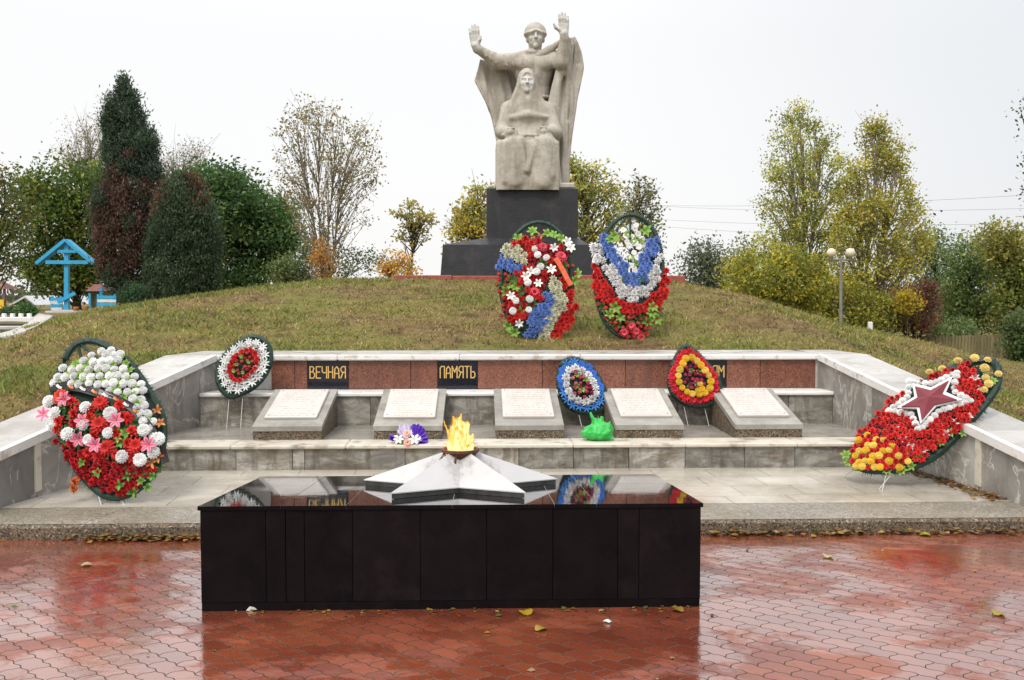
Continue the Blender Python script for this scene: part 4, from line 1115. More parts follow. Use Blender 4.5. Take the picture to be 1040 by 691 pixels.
def mum(name, col, n=46):                  # round dense chrysanthemum
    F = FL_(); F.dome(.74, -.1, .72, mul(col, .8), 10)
    for i in range(n):
        z = 1 - (i + .5) / n * 1.05; a = i * 2.39996
        th = math.acos(max(-.2, z)); r = math.sin(th)
        b = (r * .62 * math.cos(a), r * .62 * math.sin(a), .62 * math.cos(th) * .85)
        up = math.cos(th)
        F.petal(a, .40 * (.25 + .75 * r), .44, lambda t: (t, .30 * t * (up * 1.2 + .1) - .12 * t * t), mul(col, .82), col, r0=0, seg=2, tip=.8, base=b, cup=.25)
    return F.mesh(name)
def carnation(name, col, col2=None):
    F = FL_(); col2 = col2 or mul(col, 1.25); rr = random.Random(hash(name) % 999)
    F.dome(.5, -.2, .5, mul(col, .35), 8)  # core and petal bases coloured dark, standing in for shadow within the bloom
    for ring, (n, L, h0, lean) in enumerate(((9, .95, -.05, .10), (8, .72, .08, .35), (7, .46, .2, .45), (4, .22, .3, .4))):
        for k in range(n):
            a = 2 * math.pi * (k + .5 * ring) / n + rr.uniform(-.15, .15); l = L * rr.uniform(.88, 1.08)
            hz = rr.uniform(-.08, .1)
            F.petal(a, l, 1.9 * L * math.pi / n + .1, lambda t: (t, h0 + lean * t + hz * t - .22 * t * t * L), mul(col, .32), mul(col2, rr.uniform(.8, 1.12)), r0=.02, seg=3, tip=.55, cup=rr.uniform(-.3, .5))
    return F.mesh(name)
def lily(name, cin, cedge):
    F = FL_()
    for k in range(6):
        F.petal(k * math.pi / 3, 1.0, .52, lambda t: (t, .5 * math.sin(t * 2.0) - .05 * k % .06 - .1), cin, mul(cin, 1.15), r0=.06, seg=5, tip=1.35, cup=.25, edge=cedge)
    for k in range(5):
        a = k * 1.2566 + .4; n0 = len(F.v)
        F.v += [(.05 * math.cos(a), .05 * math.sin(a), 0), (.3 * math.cos(a), .3 * math.sin(a), .6), (.3 * math.cos(a) + .05, .3 * math.sin(a) + .05, .58)]; F.c += [(.3, .4, .1), (.5, .25, .03), (.5, .25, .03)]; F.f.append((n0, n0 + 1, n0 + 2))
    return F.mesh(name)
def dahlia(name, col, n=13, ccol=None):
    F = FL_(); F.dome(.2, 0, .25, ccol or mul(col, .6), 8)
    for ring, (L, h0, lean) in enumerate(((.95, 0, .05), (.75, .06, .25), (.5, .12, .5))):
        for k in range(n - ring * 2):
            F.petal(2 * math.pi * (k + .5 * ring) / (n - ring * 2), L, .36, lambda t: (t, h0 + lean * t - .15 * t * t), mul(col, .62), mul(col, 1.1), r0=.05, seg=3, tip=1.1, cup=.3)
    return F.mesh(name)
def daisy(name, col, ccol, n=9, W=.46, sh=.9, rings=2):
    F = FL_(); F.dome(.17, .02, .14, ccol, 8)
    for ring in range(rings):
        for k in range(n):
            F.petal(2 * math.pi * (k + .5 * ring) / n, .95 - .12 * ring, W, lambda t: (t, .06 * ring + .12 * math.sin(t * 2.6)), mul(col, sh), col, r0=.06, seg=3, tip=1.15, cup=.25)
    return F.mesh(name)
def bud(name, col):
    F = FL_(); rr = random.Random(5)
    F.dome(.55, -.1, .75, mul(col, .7), 8)
    for ring, (n, L) in enumerate(((5, .62), (4, .40))):
        for k in range(n):
            F.petal(2 * math.pi * (k + .5 * ring) / n, L, .95 - .3 * ring, lambda t: (t ** .6 * .9, .15 * ring + .75 * t ** 1.5), mul(col, .75), mul(col, 1.1), r0=.04, seg=3, tip=.7, cup=-.25)
    return F.mesh(name)
def spray(name, cols, n=6, L=1.0, W=.5):
    F = FL_(); rr = random.Random(hash(name) % 77 + 1)
    for k in range(n):
        a = 2 * math.pi * k / n + rr.uniform(-.4, .4); l = L * rr.uniform(.7, 1.1); c = cols[k % len(cols)]; h = rr.uniform(.0, .5)
        F.petal(a, l, W, lambda t: (t, h * t + .15 * math.sin(t * 3)), mul(c, .7), c, r0=.03, seg=4, tip=1.1, cup=.3, )
    return F.mesh(name)
WH, CR, RE, DR, PK, BL, YE, OR = (.86, .86, .84), (.78, .76, .50), (.60, .022, .018), (.40, .008, .012), (.72, .09, .16), (.09, .20, .66), (.80, .50, .03), (.75, .13, .04)
GR = [(.10, .26, .04), (.19, .38, .06), (.05, .15, .03)]
FM = {'white_chrysanthemum': [mum('mum_w%d' % i, mul(WH, k)) for i, k in enumerate((1, .93))],
      'cream_chrysanthemum': [carnation('mum_c', CR, (.74, .72, .52))],
      'yellow_chrysanthemum': [mum('mum_y', YE), mum('mum_y2', (.82, .58, .10))],
      'pale_yellow_chrysanthemum': [mum('mum_py', (.80, .60, .20))],
      'red_carnation': [carnation('carn_r%d' % i, mul(RE, k)) for i, k in enumerate((1, .85, 1.1))],
      'dark_red_rose': [carnation('rose_r%d' % i, mul(DR, k), mul(DR, k * 1.4)) for i, k in enumerate((1, .8, 1.25))],
      'blue_carnation': [carnation('carn_b%d' % i, mul(BL, k), mul((.17, .30, .74), k)) for i, k in enumerate((1, .85))],
      'white_rose': [carnation('rose_w', (.84, .82, .80), (.88, .87, .86))],
      'pink_lily': [lily('lily_p', (.72, .07, .18), (.80, .42, .52))],
      'white_lily': [lily('lily_w', (.76, .76, .70), (.78, .78, .76))],
      'red_dahlia': [dahlia('dahl_r', (.66, .03, .025)), dahlia('dahl_r2', (.70, .06, .03))],
      'pink_gerbera': [dahlia('gerb_p', (.74, .09, .13), 14, (.3, .03, .05))],
      'red_gerbera': [dahlia('gerb_r', (.66, .02, .035), 10, (.5, .02, .03)), dahlia('gerb_r2', (.55, .015, .03), 10, (.4, .01, .03))],
      'white_daisy': [daisy('daisy_w', (.78, .78, .76), (.45, .46, .36), 8, .30, .9, 1), daisy('daisy_w2', (.74, .74, .73), (.45, .46, .36), 8, .33, .85, 1)],
      'blue_star_flower': [daisy('star_b', (.04, .17, .66), (.02, .08, .40), 6, .36, .7), daisy('star_b2', (.06, .27, .76), (.02, .10, .45), 7, .30, .6, 1)],
      'red_bud': [bud('bud_r', (.62, .05, .05)), bud('bud_r2', (.66, .13, .09))],
      'pink_bud': [bud('bud_p', (.60, .09, .17)), bud('bud_p2', (.68, .24, .30)), bud('bud_p3', (.42, .04, .10))],
      'dark_pink_bud': [bud('bud_dp', (.46, .02, .09)), bud('bud_dp2', (.58, .06, .14))],
      'orange_carnation': [carnation('carn_o', OR, (.82, .22, .06))],
      'white_blossom': [daisy('blos_w', (.74, .72, .70), (.5, .45, .1), 5, .7), ],
      'pale_pink_gerbera': [dahlia('gerb_pp', (.80, .46, .36), 14, (.45, .10, .08))],
      'green_leaves': [spray('leaf_a', GR), spray('leaf_b', [GR[1], GR[0]])],
      'lime_leaves': [spray('leaf_l', [(.28, .44, .08), (.20, .40, .06)])],
      'dark_leaves': [spray('leaf_d', [(.03, .09, .02), (.05, .13, .03)])],
      'white_leaves': [spray('leaf_w', [(.70, .70, .68), (.60, .60, .58)], 8, 1, .35)],
      'orange_leaves': [spray('leaf_o', [(.60, .18, .05), (.66, .30, .10)], 5, 1, .4)]}
def in_poly(P, x, y):
    r = False; n = len(P)
    for i in range(n):
        (x1, y1), (x2, y2) = P[i], P[(i + 1) % n]
        if (y1 > y) != (y2 > y) and x < (x2 - x1) * (y - y1) / (y2 - y1) + x1: r = not r
    return r
def fill(P, sp, jit=.22, rs=random.Random(11)):
    xs = [p[0] for p in P]; ys = [p[1] for p in P]; out = []; y = min(ys) + sp * .3; row = 0
    while y < max(ys):
        x = min(xs) + (sp * .5 if row % 2 else 0) + rs.uniform(0, sp * .3)
        while x < max(xs):
            px, py = x + rs.uniform(-jit, jit) * sp, y + rs.uniform(-jit, jit) * sp
            if in_poly(P, px, py): out.append((px, py))
            x += sp
        y += sp * .87; row += 1
    return out
def ring(P, s, sp, c=None, jit=.08, rs=random.Random(12)):
    c = c or (sum(p[0] for p in P) / len(P), sum(p[1] for p in P) / len(P))
    Q = [(c[0] + (x - c[0]) * s, c[1] + (y - c[1]) * s) for x, y in P]
    L = [math.dist(Q[i], Q[(i + 1) % len(Q)]) for i in range(len(Q))]; T = sum(L); n = max(3, round(T / sp)); out = []
    for k in range(n):
        d = T * k / n; i = 0
        while d > L[i]: d -= L[i]; i += 1
        t = d / L[i]; a, b = Q[i], Q[(i + 1) % len(Q)]
        out.append((a[0] + (b[0] - a[0]) * t + rs.uniform(-jit, jit) * sp, a[1] + (b[1] - a[1]) * t + rs.uniform(-jit, jit) * sp))
    return out
class Wreath:
    def __init__(s, label, base, n, outline, bulge, group='wreaths laid at the memorial', name='memorial_wreath', pad=True, rimr=None, open_=None, thick=.05):
        n = np.array(n, float); s.n = n / np.linalg.norm(n)
        s.p0 = np.array(base, float)
        s.P = [tuple(p) for p in outline]
        # smooth the outline
        for _ in range(2):
            Q = []
            for i in range(len(s.P)):
                a, b = s.P[i], s.P[(i + 1) % len(s.P)]
                Q += [(a[0] * .75 + b[0] * .25, a[1] * .75 + b[1] * .25), (a[0] * .25 + b[0] * .75, a[1] * .25 + b[1] * .75)]
            s.P = Q
        s.c = (sum(p[0] for p in s.P) / len(s.P), sum(p[1] for p in s.P) / len(s.P))
        s.root = thing(name, label, 'wreath', s.p0, group)
        s.bulge = bulge; W = [s.at(*p) for p in s.P]; s.cw = s.at(*s.c)
        s.scale = np.linalg.norm(s.at(s.c[0] + 1, s.c[1]) - s.cw)           # metres per pixel
        m = len(W)
        rimr = rimr or 3.9 * s.scale
        # needles of the tinsel rim
        rs = np.random.default_rng(len(label)); v = []; f = []
        mb = MB(); ins = [w + (s.cw - w) * (rimr / np.linalg.norm(s.cw - w)) for w in W]
        mb.tube(ins + [ins[0]], rimr * .55, 7, cap=False)
        v = [np.array(p) for p in mb.v]; f = list(mb.f); nd_ = 34 if s.scale * len(W) < 99 else 20
        for i in range(m):
            a, b = ins[i], ins[(i + 1) % m]; L = np.linalg.norm(b - a); t = (b - a) / (L + 1e-9); u = np.cross(t, s.n)
            for k in range(max(4, int(L / (rimr * .05)))):
                ang = rs.uniform(0, 2 * math.pi); o = a + (b - a) * rs.uniform() ; d = u * math.cos(ang) + s.n * math.sin(ang) + t * rs.uniform(-.5, .5)
                r0, r1 = rimr * .45, rimr * rs.uniform(.85, 1.15); w_ = t * rimr * .045
                q0 = len(v); v += [o + d * r0 - w_, o + d * r0 + w_, o + d * r1 + w_ * .2, o + d * r1 - w_ * .2]; f.append((q0, q0 + 1, q0 + 2, q0 + 3))
        obj('rim', np.array(v), f, [M['needle']], s.root)
        if pad:
            v = []; f = []; K = 5; Pp = open_ or s.P
            if open_: Wp = [s.at(*p) for p in open_]
            else: Wp = W
            cw = sum(Wp) / len(Wp); mm = len(Wp)
            for j in range(K):
                sc = 1 - .06 - j / K
                for w in Wp: v.append(cw + (w - cw) * max(sc, .02) + s.n * (s.dome(max(sc, 0)) - .015))
            for j in range(K - 1):
                for i in range(mm): f.append((j * mm + i, j * mm + (i + 1) % mm, (j + 1) * mm + (i + 1) % mm, (j + 1) * mm + i))
            v.append(cw + s.n * (s.bulge - .015)); 
            for i in range(mm): f.append(((K - 1) * mm + i, (K - 1) * mm + (i + 1) % mm, len(v) - 1))
            nb = len(v)
            for w in Wp: v.append(cw + (w - cw) * .94 - s.n * .02)
            for i in range(mm): f.append((i, (i + 1) % mm, nb + (i + 1) % mm, nb + i))
            f.append(tuple(range(nb, nb + mm)))
            obj('backing', np.array(v), f, [M['backing']], s.root)
        s.cnt = {}
    def at(s, px, py): return PP(px, py, s.p0, s.n)
    def dome(s, rho): return s.bulge * max(0.0, 1 - rho * rho)
    def rho(s, px, py):
        # how far out along the ray from the centre, 1 on the outline
        a = math.atan2(py - s.c[1], px - s.c[0]); d = math.hypot(px - s.c[0], py - s.c[1]); best = 1e9
        for p in s.P:
            da = abs((math.atan2(p[1] - s.c[1], p[0] - s.c[0]) - a + math.pi) % (2 * math.pi) - math.pi)
            if da < best: best = da; r = math.hypot(p[0] - s.c[0], p[1] - s.c[1])
        return d / r
    def put(s, kind, pts, rpx, lift=0.0, jitter=.12):
        rs = random.Random(len(pts) + len(kind))
        for (px, py) in pts:
            rho = min(s.rho(px, py), 1.05)
            # find the in-plane point whose domed position projects to this pixel
            p = s.at(px, py); h = s.dome(rho) + lift
            dr = ray(px, py); p = p + dr * (-(h) / -np.dot(dr, s.n)) if False else p - dr * (h / abs(np.dot(dr, s.n)))
            out = (s.at(px, py) - s.cw); nrm = s.n + out / (np.linalg.norm(out) + 1e-6) * min(rho, 1) * s.bulge * 2.2
            nrm = Vector(nrm + np.array([rs.uniform(-.22, .22) for _ in range(3)])).normalized()
            r = rpx * s.scale * rs.uniform(1 - jitter, 1 + jitter)
            s.cnt[kind] = s.cnt.get(kind, 0) + 1
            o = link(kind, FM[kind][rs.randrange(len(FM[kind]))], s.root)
            o.matrix_basis = Matrix.Translation(Vector(p - s.p0)) @ nrm.to_track_quat('Z', 'Y').to_matrix().to_4x4() @ Matrix.Rotation(rs.uniform(0, 6.28), 4, 'Z') @ Matrix.Scale(r, 4)
    def strip(s, name, pts, wpx, mats, lift=.03, cross=1):
        """ribbon along pixel points"""
        v = []; f = []; mi = []
        for i, (px, py) in enumerate(pts):
            a = pts[max(i - 1, 0)]; b = pts[min(i + 1, len(pts) - 1)]; d = np.array([b[0] - a[0], b[1] - a[1]], float); d /= np.linalg.norm(d); nn = np.array([-d[1], d[0]])
            for k in range(cross + 1):
                e = (k / cross - .5) * wpx; x, y = px + nn[0] * e, py + nn[1] * e
                h = s.dome(min(s.rho(px, py), 1)) + lift + .006 * math.sin(i * 1.9 + k); dr = ray(x, y)
                v.append(s.at(x, y) - dr * (h / abs(np.dot(dr, s.n))))
        for i in range(len(pts) - 1):
            for k in range(cross):
                a = i * (cross + 1) + k; f.append((a, a + 1, a + cross + 2, a + cross + 1)); mi.append(k % len(mats))
        nv = len(v); v += [p - s.n * .004 for p in v]; nf = len(f)
        f += [tuple(x + nv for x in q_[::-1]) for q_ in f[:nf]]; mi += mi[:nf]
        return obj(name, np.array(v), f, mats, s.root, mat_idx=mi)
    def legs(s, feet, top):
        for (fx, fz), tp in zip(feet, top):
            MB().tube([s.at(*tp) - s.n * .02, np.array(fx)], .005, 6).build('wire_leg', M['wire'], s.root)
M['ribbon_black'] = nmat('black_ribbon', [(0.3, (0.012, 0.010, 0.010)), (0.7, (0.03, 0.025, 0.02))], 20, 4, 0, (0.25, 0.4), 0, 30, 0)
M['ribbon_orange'] = nmat('orange_ribbon', [(0.3, (0.50, 0.14, 0.02)), (0.7, (0.62, 0.22, 0.05))], 20, 4, 0, (0.25, 0.4), 0, 30, 0)
M['ribbon_red'] = nmat('coral_ribbon', [(0.3, (0.66, 0.09, 0.03)), (0.7, (0.75, 0.16, 0.06))], 20, 4, 0, (0.25, 0.4), 0, 30, 0)

# big wreath in front of the left wing wall
W1 = Wreath('large wreath with white balls above pink and red flowers, beside the left wing wall', PZ(112, 512, KZ), (-.06, -.93, .36),
            [(91, 340), (105, 344), (118, 351), (142, 370), (158, 394), (171, 418), (173, 442), (168.5, 469), (155, 493), (134, 509), (112, 513.5), (93.5, 503.6), (69.4, 477), (56, 450), (50.7, 415), (53.4, 383), (64, 356), (75, 344)], .12, rimr=.05,
            open_=[(60, 385), (100, 366), (120, 360), (142, 375), (156, 396), (169, 420), (170, 442), (166, 467), (153, 490), (133, 506), (112, 510), (95, 501), (72, 475), (58, 450), (53, 415)])
MB().tube([W1.at(80, 352), W1.at(84, 372), W1.at(70, 420)], .012, 6).build('frame_bar', M['needle'], W1.root)
MB().tube([W1.at(82, 350), W1.at(100, 364), W1.at(140, 372)], .012, 6).build('frame_bar', M['needle'], W1.root)
W1.put('white_chrysanthemum', fill([(53, 390), (64, 373), (94, 360), (114, 357), (136, 376), (147, 398), (158, 428), (163, 450), (155, 446), (136, 410), (110, 398), (78, 391)], 8.8, .12), 4.7, .02)
W1.put('white_chrysanthemum', [(93, 361), (103, 357), (113, 356), (122, 360)], 4.4, .02)
W1.put('lime_leaves', fill([(60, 390), (68, 374), (98, 360), (122, 358), (140, 380), (154, 430), (146, 422), (128, 405), (80, 390)], 10), 5.2, .015)
W1.strip('ribbon', [(50, 394), (66, 392), (82, 394), (100, 399), (118, 405), (134, 414), (146, 426), (156, 440), (164, 456), (168, 470)], 8.5, [M['ribbon_black']], .035, 3)
for k_ in range(9):
    px_, py_ = (60, 72, 84, 96, 107, 118, 128, 138, 147)[k_], (393, 393, 395, 398, 401.5, 405.5, 411, 418, 427)[k_]
    W1.strip('ribbon_lettering', [(px_ - 2.6, py_ - 2), (px_, py_ + .4), (px_ + 2.6, py_ + 1.2)], 2.6, [M['ribbon_orange'] if k_ % 2 else M['white']], .045, 1)
W1.put('dark_red_rose', fill([(54, 446), (78, 456), (112, 466), (154, 470), (157, 478), (145, 493), (126, 503), (106, 501), (89, 491), (70, 470)], 6.9), 4.2, .015)
W1.put('dark_leaves', fill([(52, 400), (110, 408), (150, 434), (165, 470), (150, 490), (110, 470), (60, 445)], 11), 7.5, -.005)
W1.put('green_leaves', [(143, 489), (155, 484), (150, 496), (130, 484), (122, 493), (136, 500), (100, 480), (84, 470), (118, 438), (122, 450), (66, 412), (128, 440), (92, 424)], 5.5, .02)
W1.put('red_carnation', [(60, 428), (58, 436), (66, 440), (75, 430), (86, 425), (96, 442), (72, 450), (130, 450), (118, 462), (90, 460), (128, 462), (112, 452), (80, 414), (125, 423), (92, 416), (122, 412), (75, 420), (134, 438), (118, 440), (135, 466), (100, 464), (73, 408), (92, 424), (130, 425)], 7.0, .02)
W1.put('red_dahlia', [(102, 409), (101, 431), (108, 455), (138, 453), (62, 403)], 9, .04)
W1.put('white_chrysanthemum', [(87, 414), (112, 420), (146, 437), (69, 441), (90, 447), (142, 467), (50, 408), (56, 420), (53, 432), (124, 464), (85, 432), (110, 440), (160, 446), (156, 460)], 6.8, .035)
W1.put('pink_lily', [(66, 406), (118, 427), (80, 446), (151, 452), (45, 421), (84, 428), (97, 452)], 8.2, .045)
W1.put('orange_leaves', [(160, 417), (163, 430), (160, 464), (154, 470), (120, 445)], 6.5, .02)
W1.put('orange_carnation', [(76, 489), (75, 496)], 6, .01)
for p, z in (((100, 504), 0), ((124, 510), 0)):
    a = W1.at(*p); MB().tube([a, PZ(p[0] + 3, 514, KZ)], .004, 6).build('wire_leg', M['wire'], W1.root)
a = W1.at(95, 400); MB().tube([a - W1.n * .03, a + np.array([-.12, .50, -a[2] + KZ + .004])], .009, 6).build('prop_bar', M['dark_metal'], W1.root)

def ray_xy(px, py, Y): return PY(px, py, Y)
# small white and red wreath leaning on the left end of the wall
W2 = Wreath('small oval wreath of white daisies round a red centre, at the wall left end', PY(240, 408, 10.28), (.0, -.95, .26),
            [(261.7, 336.5), (274, 343.5), (279.5, 354.6), (279, 370.6), (271.5, 385), (259, 398), (242, 406), (231, 408), (221, 400), (216, 387), (217, 373), (222, 362), (232, 350), (247, 341)], .05, rimr=.05)
c2 = (W2.c[0] - .5, W2.c[1] - 3)
W2.put('white_daisy', ring(W2.P, .70, 8.0, c2), 5.2, .012)
W2.put('white_leaves', ring(W2.P, .56, 6.5, c2), 4.2, .01)
W2.put('red_carnation', ring(W2.P, .45, 5.2, c2), 3.8, .02)
W2.put('red_bud', fill([(c2[0] + (x - W2.c[0]) * .36, c2[1] + (y - W2.c[1]) * .36) for x, y in W2.P], 5.0), 2.8, .02)
W2.put('lime_leaves', fill([(c2[0] + (x - W2.c[0]) * .34, c2[1] + (y - W2.c[1]) * .34) for x, y in W2.P], 9.5), 2.6, .03)
# blue and white wreath
W5 = Wreath('small oval wreath of blue flowers round white roses, above the green bag', PY(597, 424, 10.22), (.0, -.95, .26),
            [(577, 359.5), (588, 361), (601, 368), (612, 382), (620, 399), (620, 414), (612, 421.6), (597.5, 424), (583, 421.6), (570.5, 412), (564, 396), (562.5, 380), (567, 366)], .055, rimr=.05)
c5 = (589, 390)
W5.put('blue_star_flower', ring(W5.P, .72, 7.4, (588, 388.5)), 5.3, .012)
W5.put('white_rose', ring(W5.P, .535, 7.2, c5), 4.9, .02)
W5.put('pink_bud', fill([(c5[0] + (x - c5[0]) * .40, c5[1] + (y - c5[1]) * .42) for x, y in W5.P], 5.6), 3.3, .02)
W5.put('lime_leaves', [(586, 381), (591, 396), (586, 392), (595, 386)], 4, .015)
# red and yellow wreath
W6 = Wreath('small drop shaped red wreath with a yellow ring, half hiding a black plaque', PY(705, 416, 10.22), (.0, -.95, .26),
            [(695.6, 346), (708, 353.5), (721.5, 367), (733, 382), (737, 397.7), (731, 411), (717.7, 417), (698.5, 416), (683, 407), (675.4, 394), (676.3, 376.5), (683, 361), (689, 351.5)], .055, rimr=.05)
c6 = (705, 384)
W6.put('red_gerbera', ring(W6.P, .72, 7.0, (703.5, 381)), 5.2, .012)
W6.put('yellow_chrysanthemum', ring(W6.P, .545, 6.6, (705, 381)), 3.7, .02)
W6.put('dark_pink_bud', fill([(705 + (x - 705) * .40, 381 + (y - 381) * .42) for x, y in W6.P], 4.8), 3.0, .015)
W6.put('yellow_chrysanthemum', [(711, 390), (713, 395), (709, 397)], 3.6, .02)
W6.put('green_leaves', [(700, 393), (706, 389), (709, 378), (702, 377)], 3.5, .015)
for w, ps in ((W2, ((232, 406), (246, 404))), (W5, ((588, 421), (607, 421))), (W6, ((695, 413), (716, 414)))):
    for p in ps:
        a = w.at(*p); MB().tube([a - w.n * .02, np.array([a[0] + .02, 10.12, ZS + .002])], .003, 6).build('wire_leg', M['wire'], w.root)

# the two tall wreaths on the slope
Y3 = 12.55
def slope_pt(px, Y): 
    x = PY(px, 300, Y)[0]; return np.array([x, Y, float(terrain(x, Y))])
el = [(545 + 40.5 * math.cos(a), 284.5 + 63 * math.sin(a)) for a in np.linspace(0, 2 * math.pi, 20, endpoint=False)]
el = [(x - .04 * (y - 284), y) for x, y in el]
W3 = Wreath('tall wreath of mixed flowers with curved tricolour bands, left one on the slope', slope_pt(545, Y3), (.02, -.97, .24), el, .10, name='memorial_wreath',
            open_=[(511, 256), (522, 246), (545, 240), (572, 248), (582, 268), (586, 290), (583, 312), (575, 332), (558, 346), (545, 346), (528, 340), (516, 326), (509, 306), (507, 280)])
PW = W3
PW.put('red_carnation', fill([(519, 246), (530, 240), (546, 243), (546, 253), (535, 254), (524, 250)], 6.2), 4.7, .02)
PW.put('cream_chrysanthemum', fill([(508, 253), (512, 249), (524, 249), (538, 261), (536, 268), (522, 264), (510, 259)], 5.6), 4.5, .02)
PW.put('blue_carnation', fill([(505, 262), (510, 259), (522, 264), (531, 270), (529, 276), (514, 274), (506, 273)], 5.6), 4.5, .02)
PW.put('red_carnation', fill([(521, 277), (529, 273), (543, 271), (545, 279), (530, 284), (524, 282)], 6), 4.5, .02)
PW.put('cream_chrysanthemum', fill([(555, 285), (563, 282), (575, 298), (576, 312), (562, 332), (557, 347), (545, 346), (553, 330), (564, 308), (558, 294)], 5.8), 4.6, .02)
PW.put('blue_carnation', fill([(551, 297), (560, 293), (566, 306), (556, 326), (544, 346), (532, 341), (537, 324), (547, 310)], 5.8), 4.6, .02)
PW.put('red_carnation', fill([(562, 279), (571, 284), (583, 295), (586, 311), (580, 330), (569, 342), (560, 343), (567, 327), (577, 311), (576, 297), (566, 285)], 5.8), 4.6, .02)
PW.put('red_carnation', fill([(517, 306), (528, 303), (540, 318), (535, 327), (522, 326), (513, 322)], 7), 4.6, .02)
PW.put('red_carnation', [(540, 258), (553, 277), (559, 265), (536, 294), (543, 297), (546, 301), (530, 286), (570, 250), (549, 303), (540, 299)], 4.6, .03)
PW.put('dark_red_rose', fill([(524, 248), (548, 244), (576, 256), (582, 276), (560, 282), (548, 298), (538, 324), (516, 328), (510, 300), (514, 282), (530, 272)], 7.2), 4.6, -.005)
PW.put('red_bud', fill([(504, 276), (516, 278), (516, 300), (512, 320), (508, 322), (505, 300)], 7), 3.4, .015)
PW.put('red_bud', fill([(575, 264), (583, 266), (587, 280), (585, 290), (578, 284)], 6.5), 3.2, .015)
PW.put('white_chrysanthemum', [(543, 253), (546, 259), (549, 271), (545, 276), (536, 287), (524, 306), (538, 304), (537, 315), (521, 316), (555, 262)], 3.8, .035)
PW.put('white_lily', [(534, 281), (546.6, 288), (562.7, 252), (576, 246), (560, 274), (527, 329), (519, 301), (579, 252), (539, 276)], 4.8, .04)
PW.put('pink_gerbera', [(551.6, 251), (570, 260.6), (543, 297)], 6, .035)
PW.put('lime_leaves', [(526, 242), (541, 236), (556, 238), (570, 243), (563, 239), (519, 290), (514, 296), (524, 291), (516, 332), (523, 338), (586, 279), (583, 286), (528, 318)], 6, .0)
PW.put('dark_leaves', [(530, 296), (528, 304), (552, 268), (572, 272), (511, 290), (520, 284), (541, 310)], 7, .0)
PW.put('orange_leaves', [(541, 241), (549, 240)], 4, .01)
PW.strip('ribbon', [(564, 262), (568, 268), (572, 275), (576, 283), (580, 290)], 5, [M['ribbon_red']], .06, 2)
el = [(639 + 38.5 * math.cos(a), 280.5 + 66.5 * math.sin(a)) for a in np.linspace(0, 2 * math.pi, 20, endpoint=False)]
el = [(x - .03 * (y - 280), y) for x, y in el]
W4 = Wreath('tall open topped wreath in nested blue, white and red stripes, on the slope', slope_pt(641, Y3), (-.02, -.97, .24), el, .09,
            open_=[(603, 272), (612, 244), (620, 262), (640, 286), (652, 275), (664, 250), (675, 262), (677, 285), (673, 310), (662, 332), (648, 344), (630, 343), (616, 328), (605, 302)])
PW = W4
PW.put('blue_carnation', fill([(608, 241), (614, 238), (620, 247), (629, 257), (641, 277), (649, 274), (652, 257), (659, 243), (667, 238), (669, 252), (661, 268), (656, 287), (644, 292), (634, 287), (622, 268), (611, 252)], 5.6), 4.5, .02)
PW.put('white_rose', fill([(601, 250), (607, 247), (612, 257), (622, 270), (634, 289), (645, 294), (657, 289), (664, 268), (670, 256), (675, 258), (672, 272), (667, 292), (657, 303), (642, 309), (630, 303), (616, 282), (602, 262)], 6.4), 4.7, .02)
PW.put('red_carnation', fill([(600, 263), (604, 266), (614, 282), (629, 305), (642, 311), (658, 304), (669, 290), (674, 270), (679, 276), (676, 305), (672, 312), (656, 318), (636, 320), (618, 312), (603, 300)], 5.9), 4.5, .02)
PW.put('red_bud', fill([(604, 302), (620, 314), (636, 321), (656, 319), (674, 310), (670, 326), (660, 338), (645, 345), (632, 343), (617, 328)], 5.6), 3.4, .02)
PW.put('pink_gerbera', [(634, 338), (646, 337), (651, 343), (641, 331)], 5, .03)
PW.put('lime_leaves', [(662, 318), (667, 324), (658, 327), (663, 312), (625, 312), (619, 320), (630, 322), (621, 244), (655, 235), (624, 240)], 6.5, .03)
PW.put('dark_leaves', [(612, 312), (640, 326), (628, 330), (650, 326), (668, 316), (620, 326), (636, 284), (648, 284)], 6, .01)
wp = [(643, 224), (640, 231), (645, 233), (636, 240), (642, 241), (648, 238), (652, 243), (645, 247), (639, 250), (649, 251), (654, 249), (644, 257), (638, 261), (647, 262), (651, 259), (641, 270), (645, 275), (633, 234), (637, 246), (646, 229)]
PW.put('white_blossom', wp, 3.8, -.06)
PW.put('lime_leaves', [(640, 262), (647, 268), (636, 271), (643, 245), (650, 246), (638, 238)], 5, -.07)
MB().tube([W4.at(640, 217), W4.at(640, 245), W4.at(641, 280)], .014, 6).build('frame_bar', M['needle'], W4.root)
MB().tube([W4.at(640, 217), W4.at(627, 232), W4.at(617, 248)], .014, 6).build('frame_bar', M['needle'], W4.root)
for w, ps in ((W3, ((536, 346), (552, 346))), (W4, ((632, 344), (650, 344)))):
    for p in ps:
        a = w.at(*p); MB().tube([a - w.n * .02, np.array([a[0], a[1] - .01, float(terrain(a[0], a[1])) - .03])], .007, 6).build('wire_leg', M['wire'], w.root)
    a = w.at(w.c[0], w.c[1] - 20); yb = a[1] + .6
    MB().tube([a - w.n * .03, np.array([a[0], yb, float(terrain(a[0], yb)) - .02])], .009, 6).build('prop_bar', M['dark_metal'], w.root)

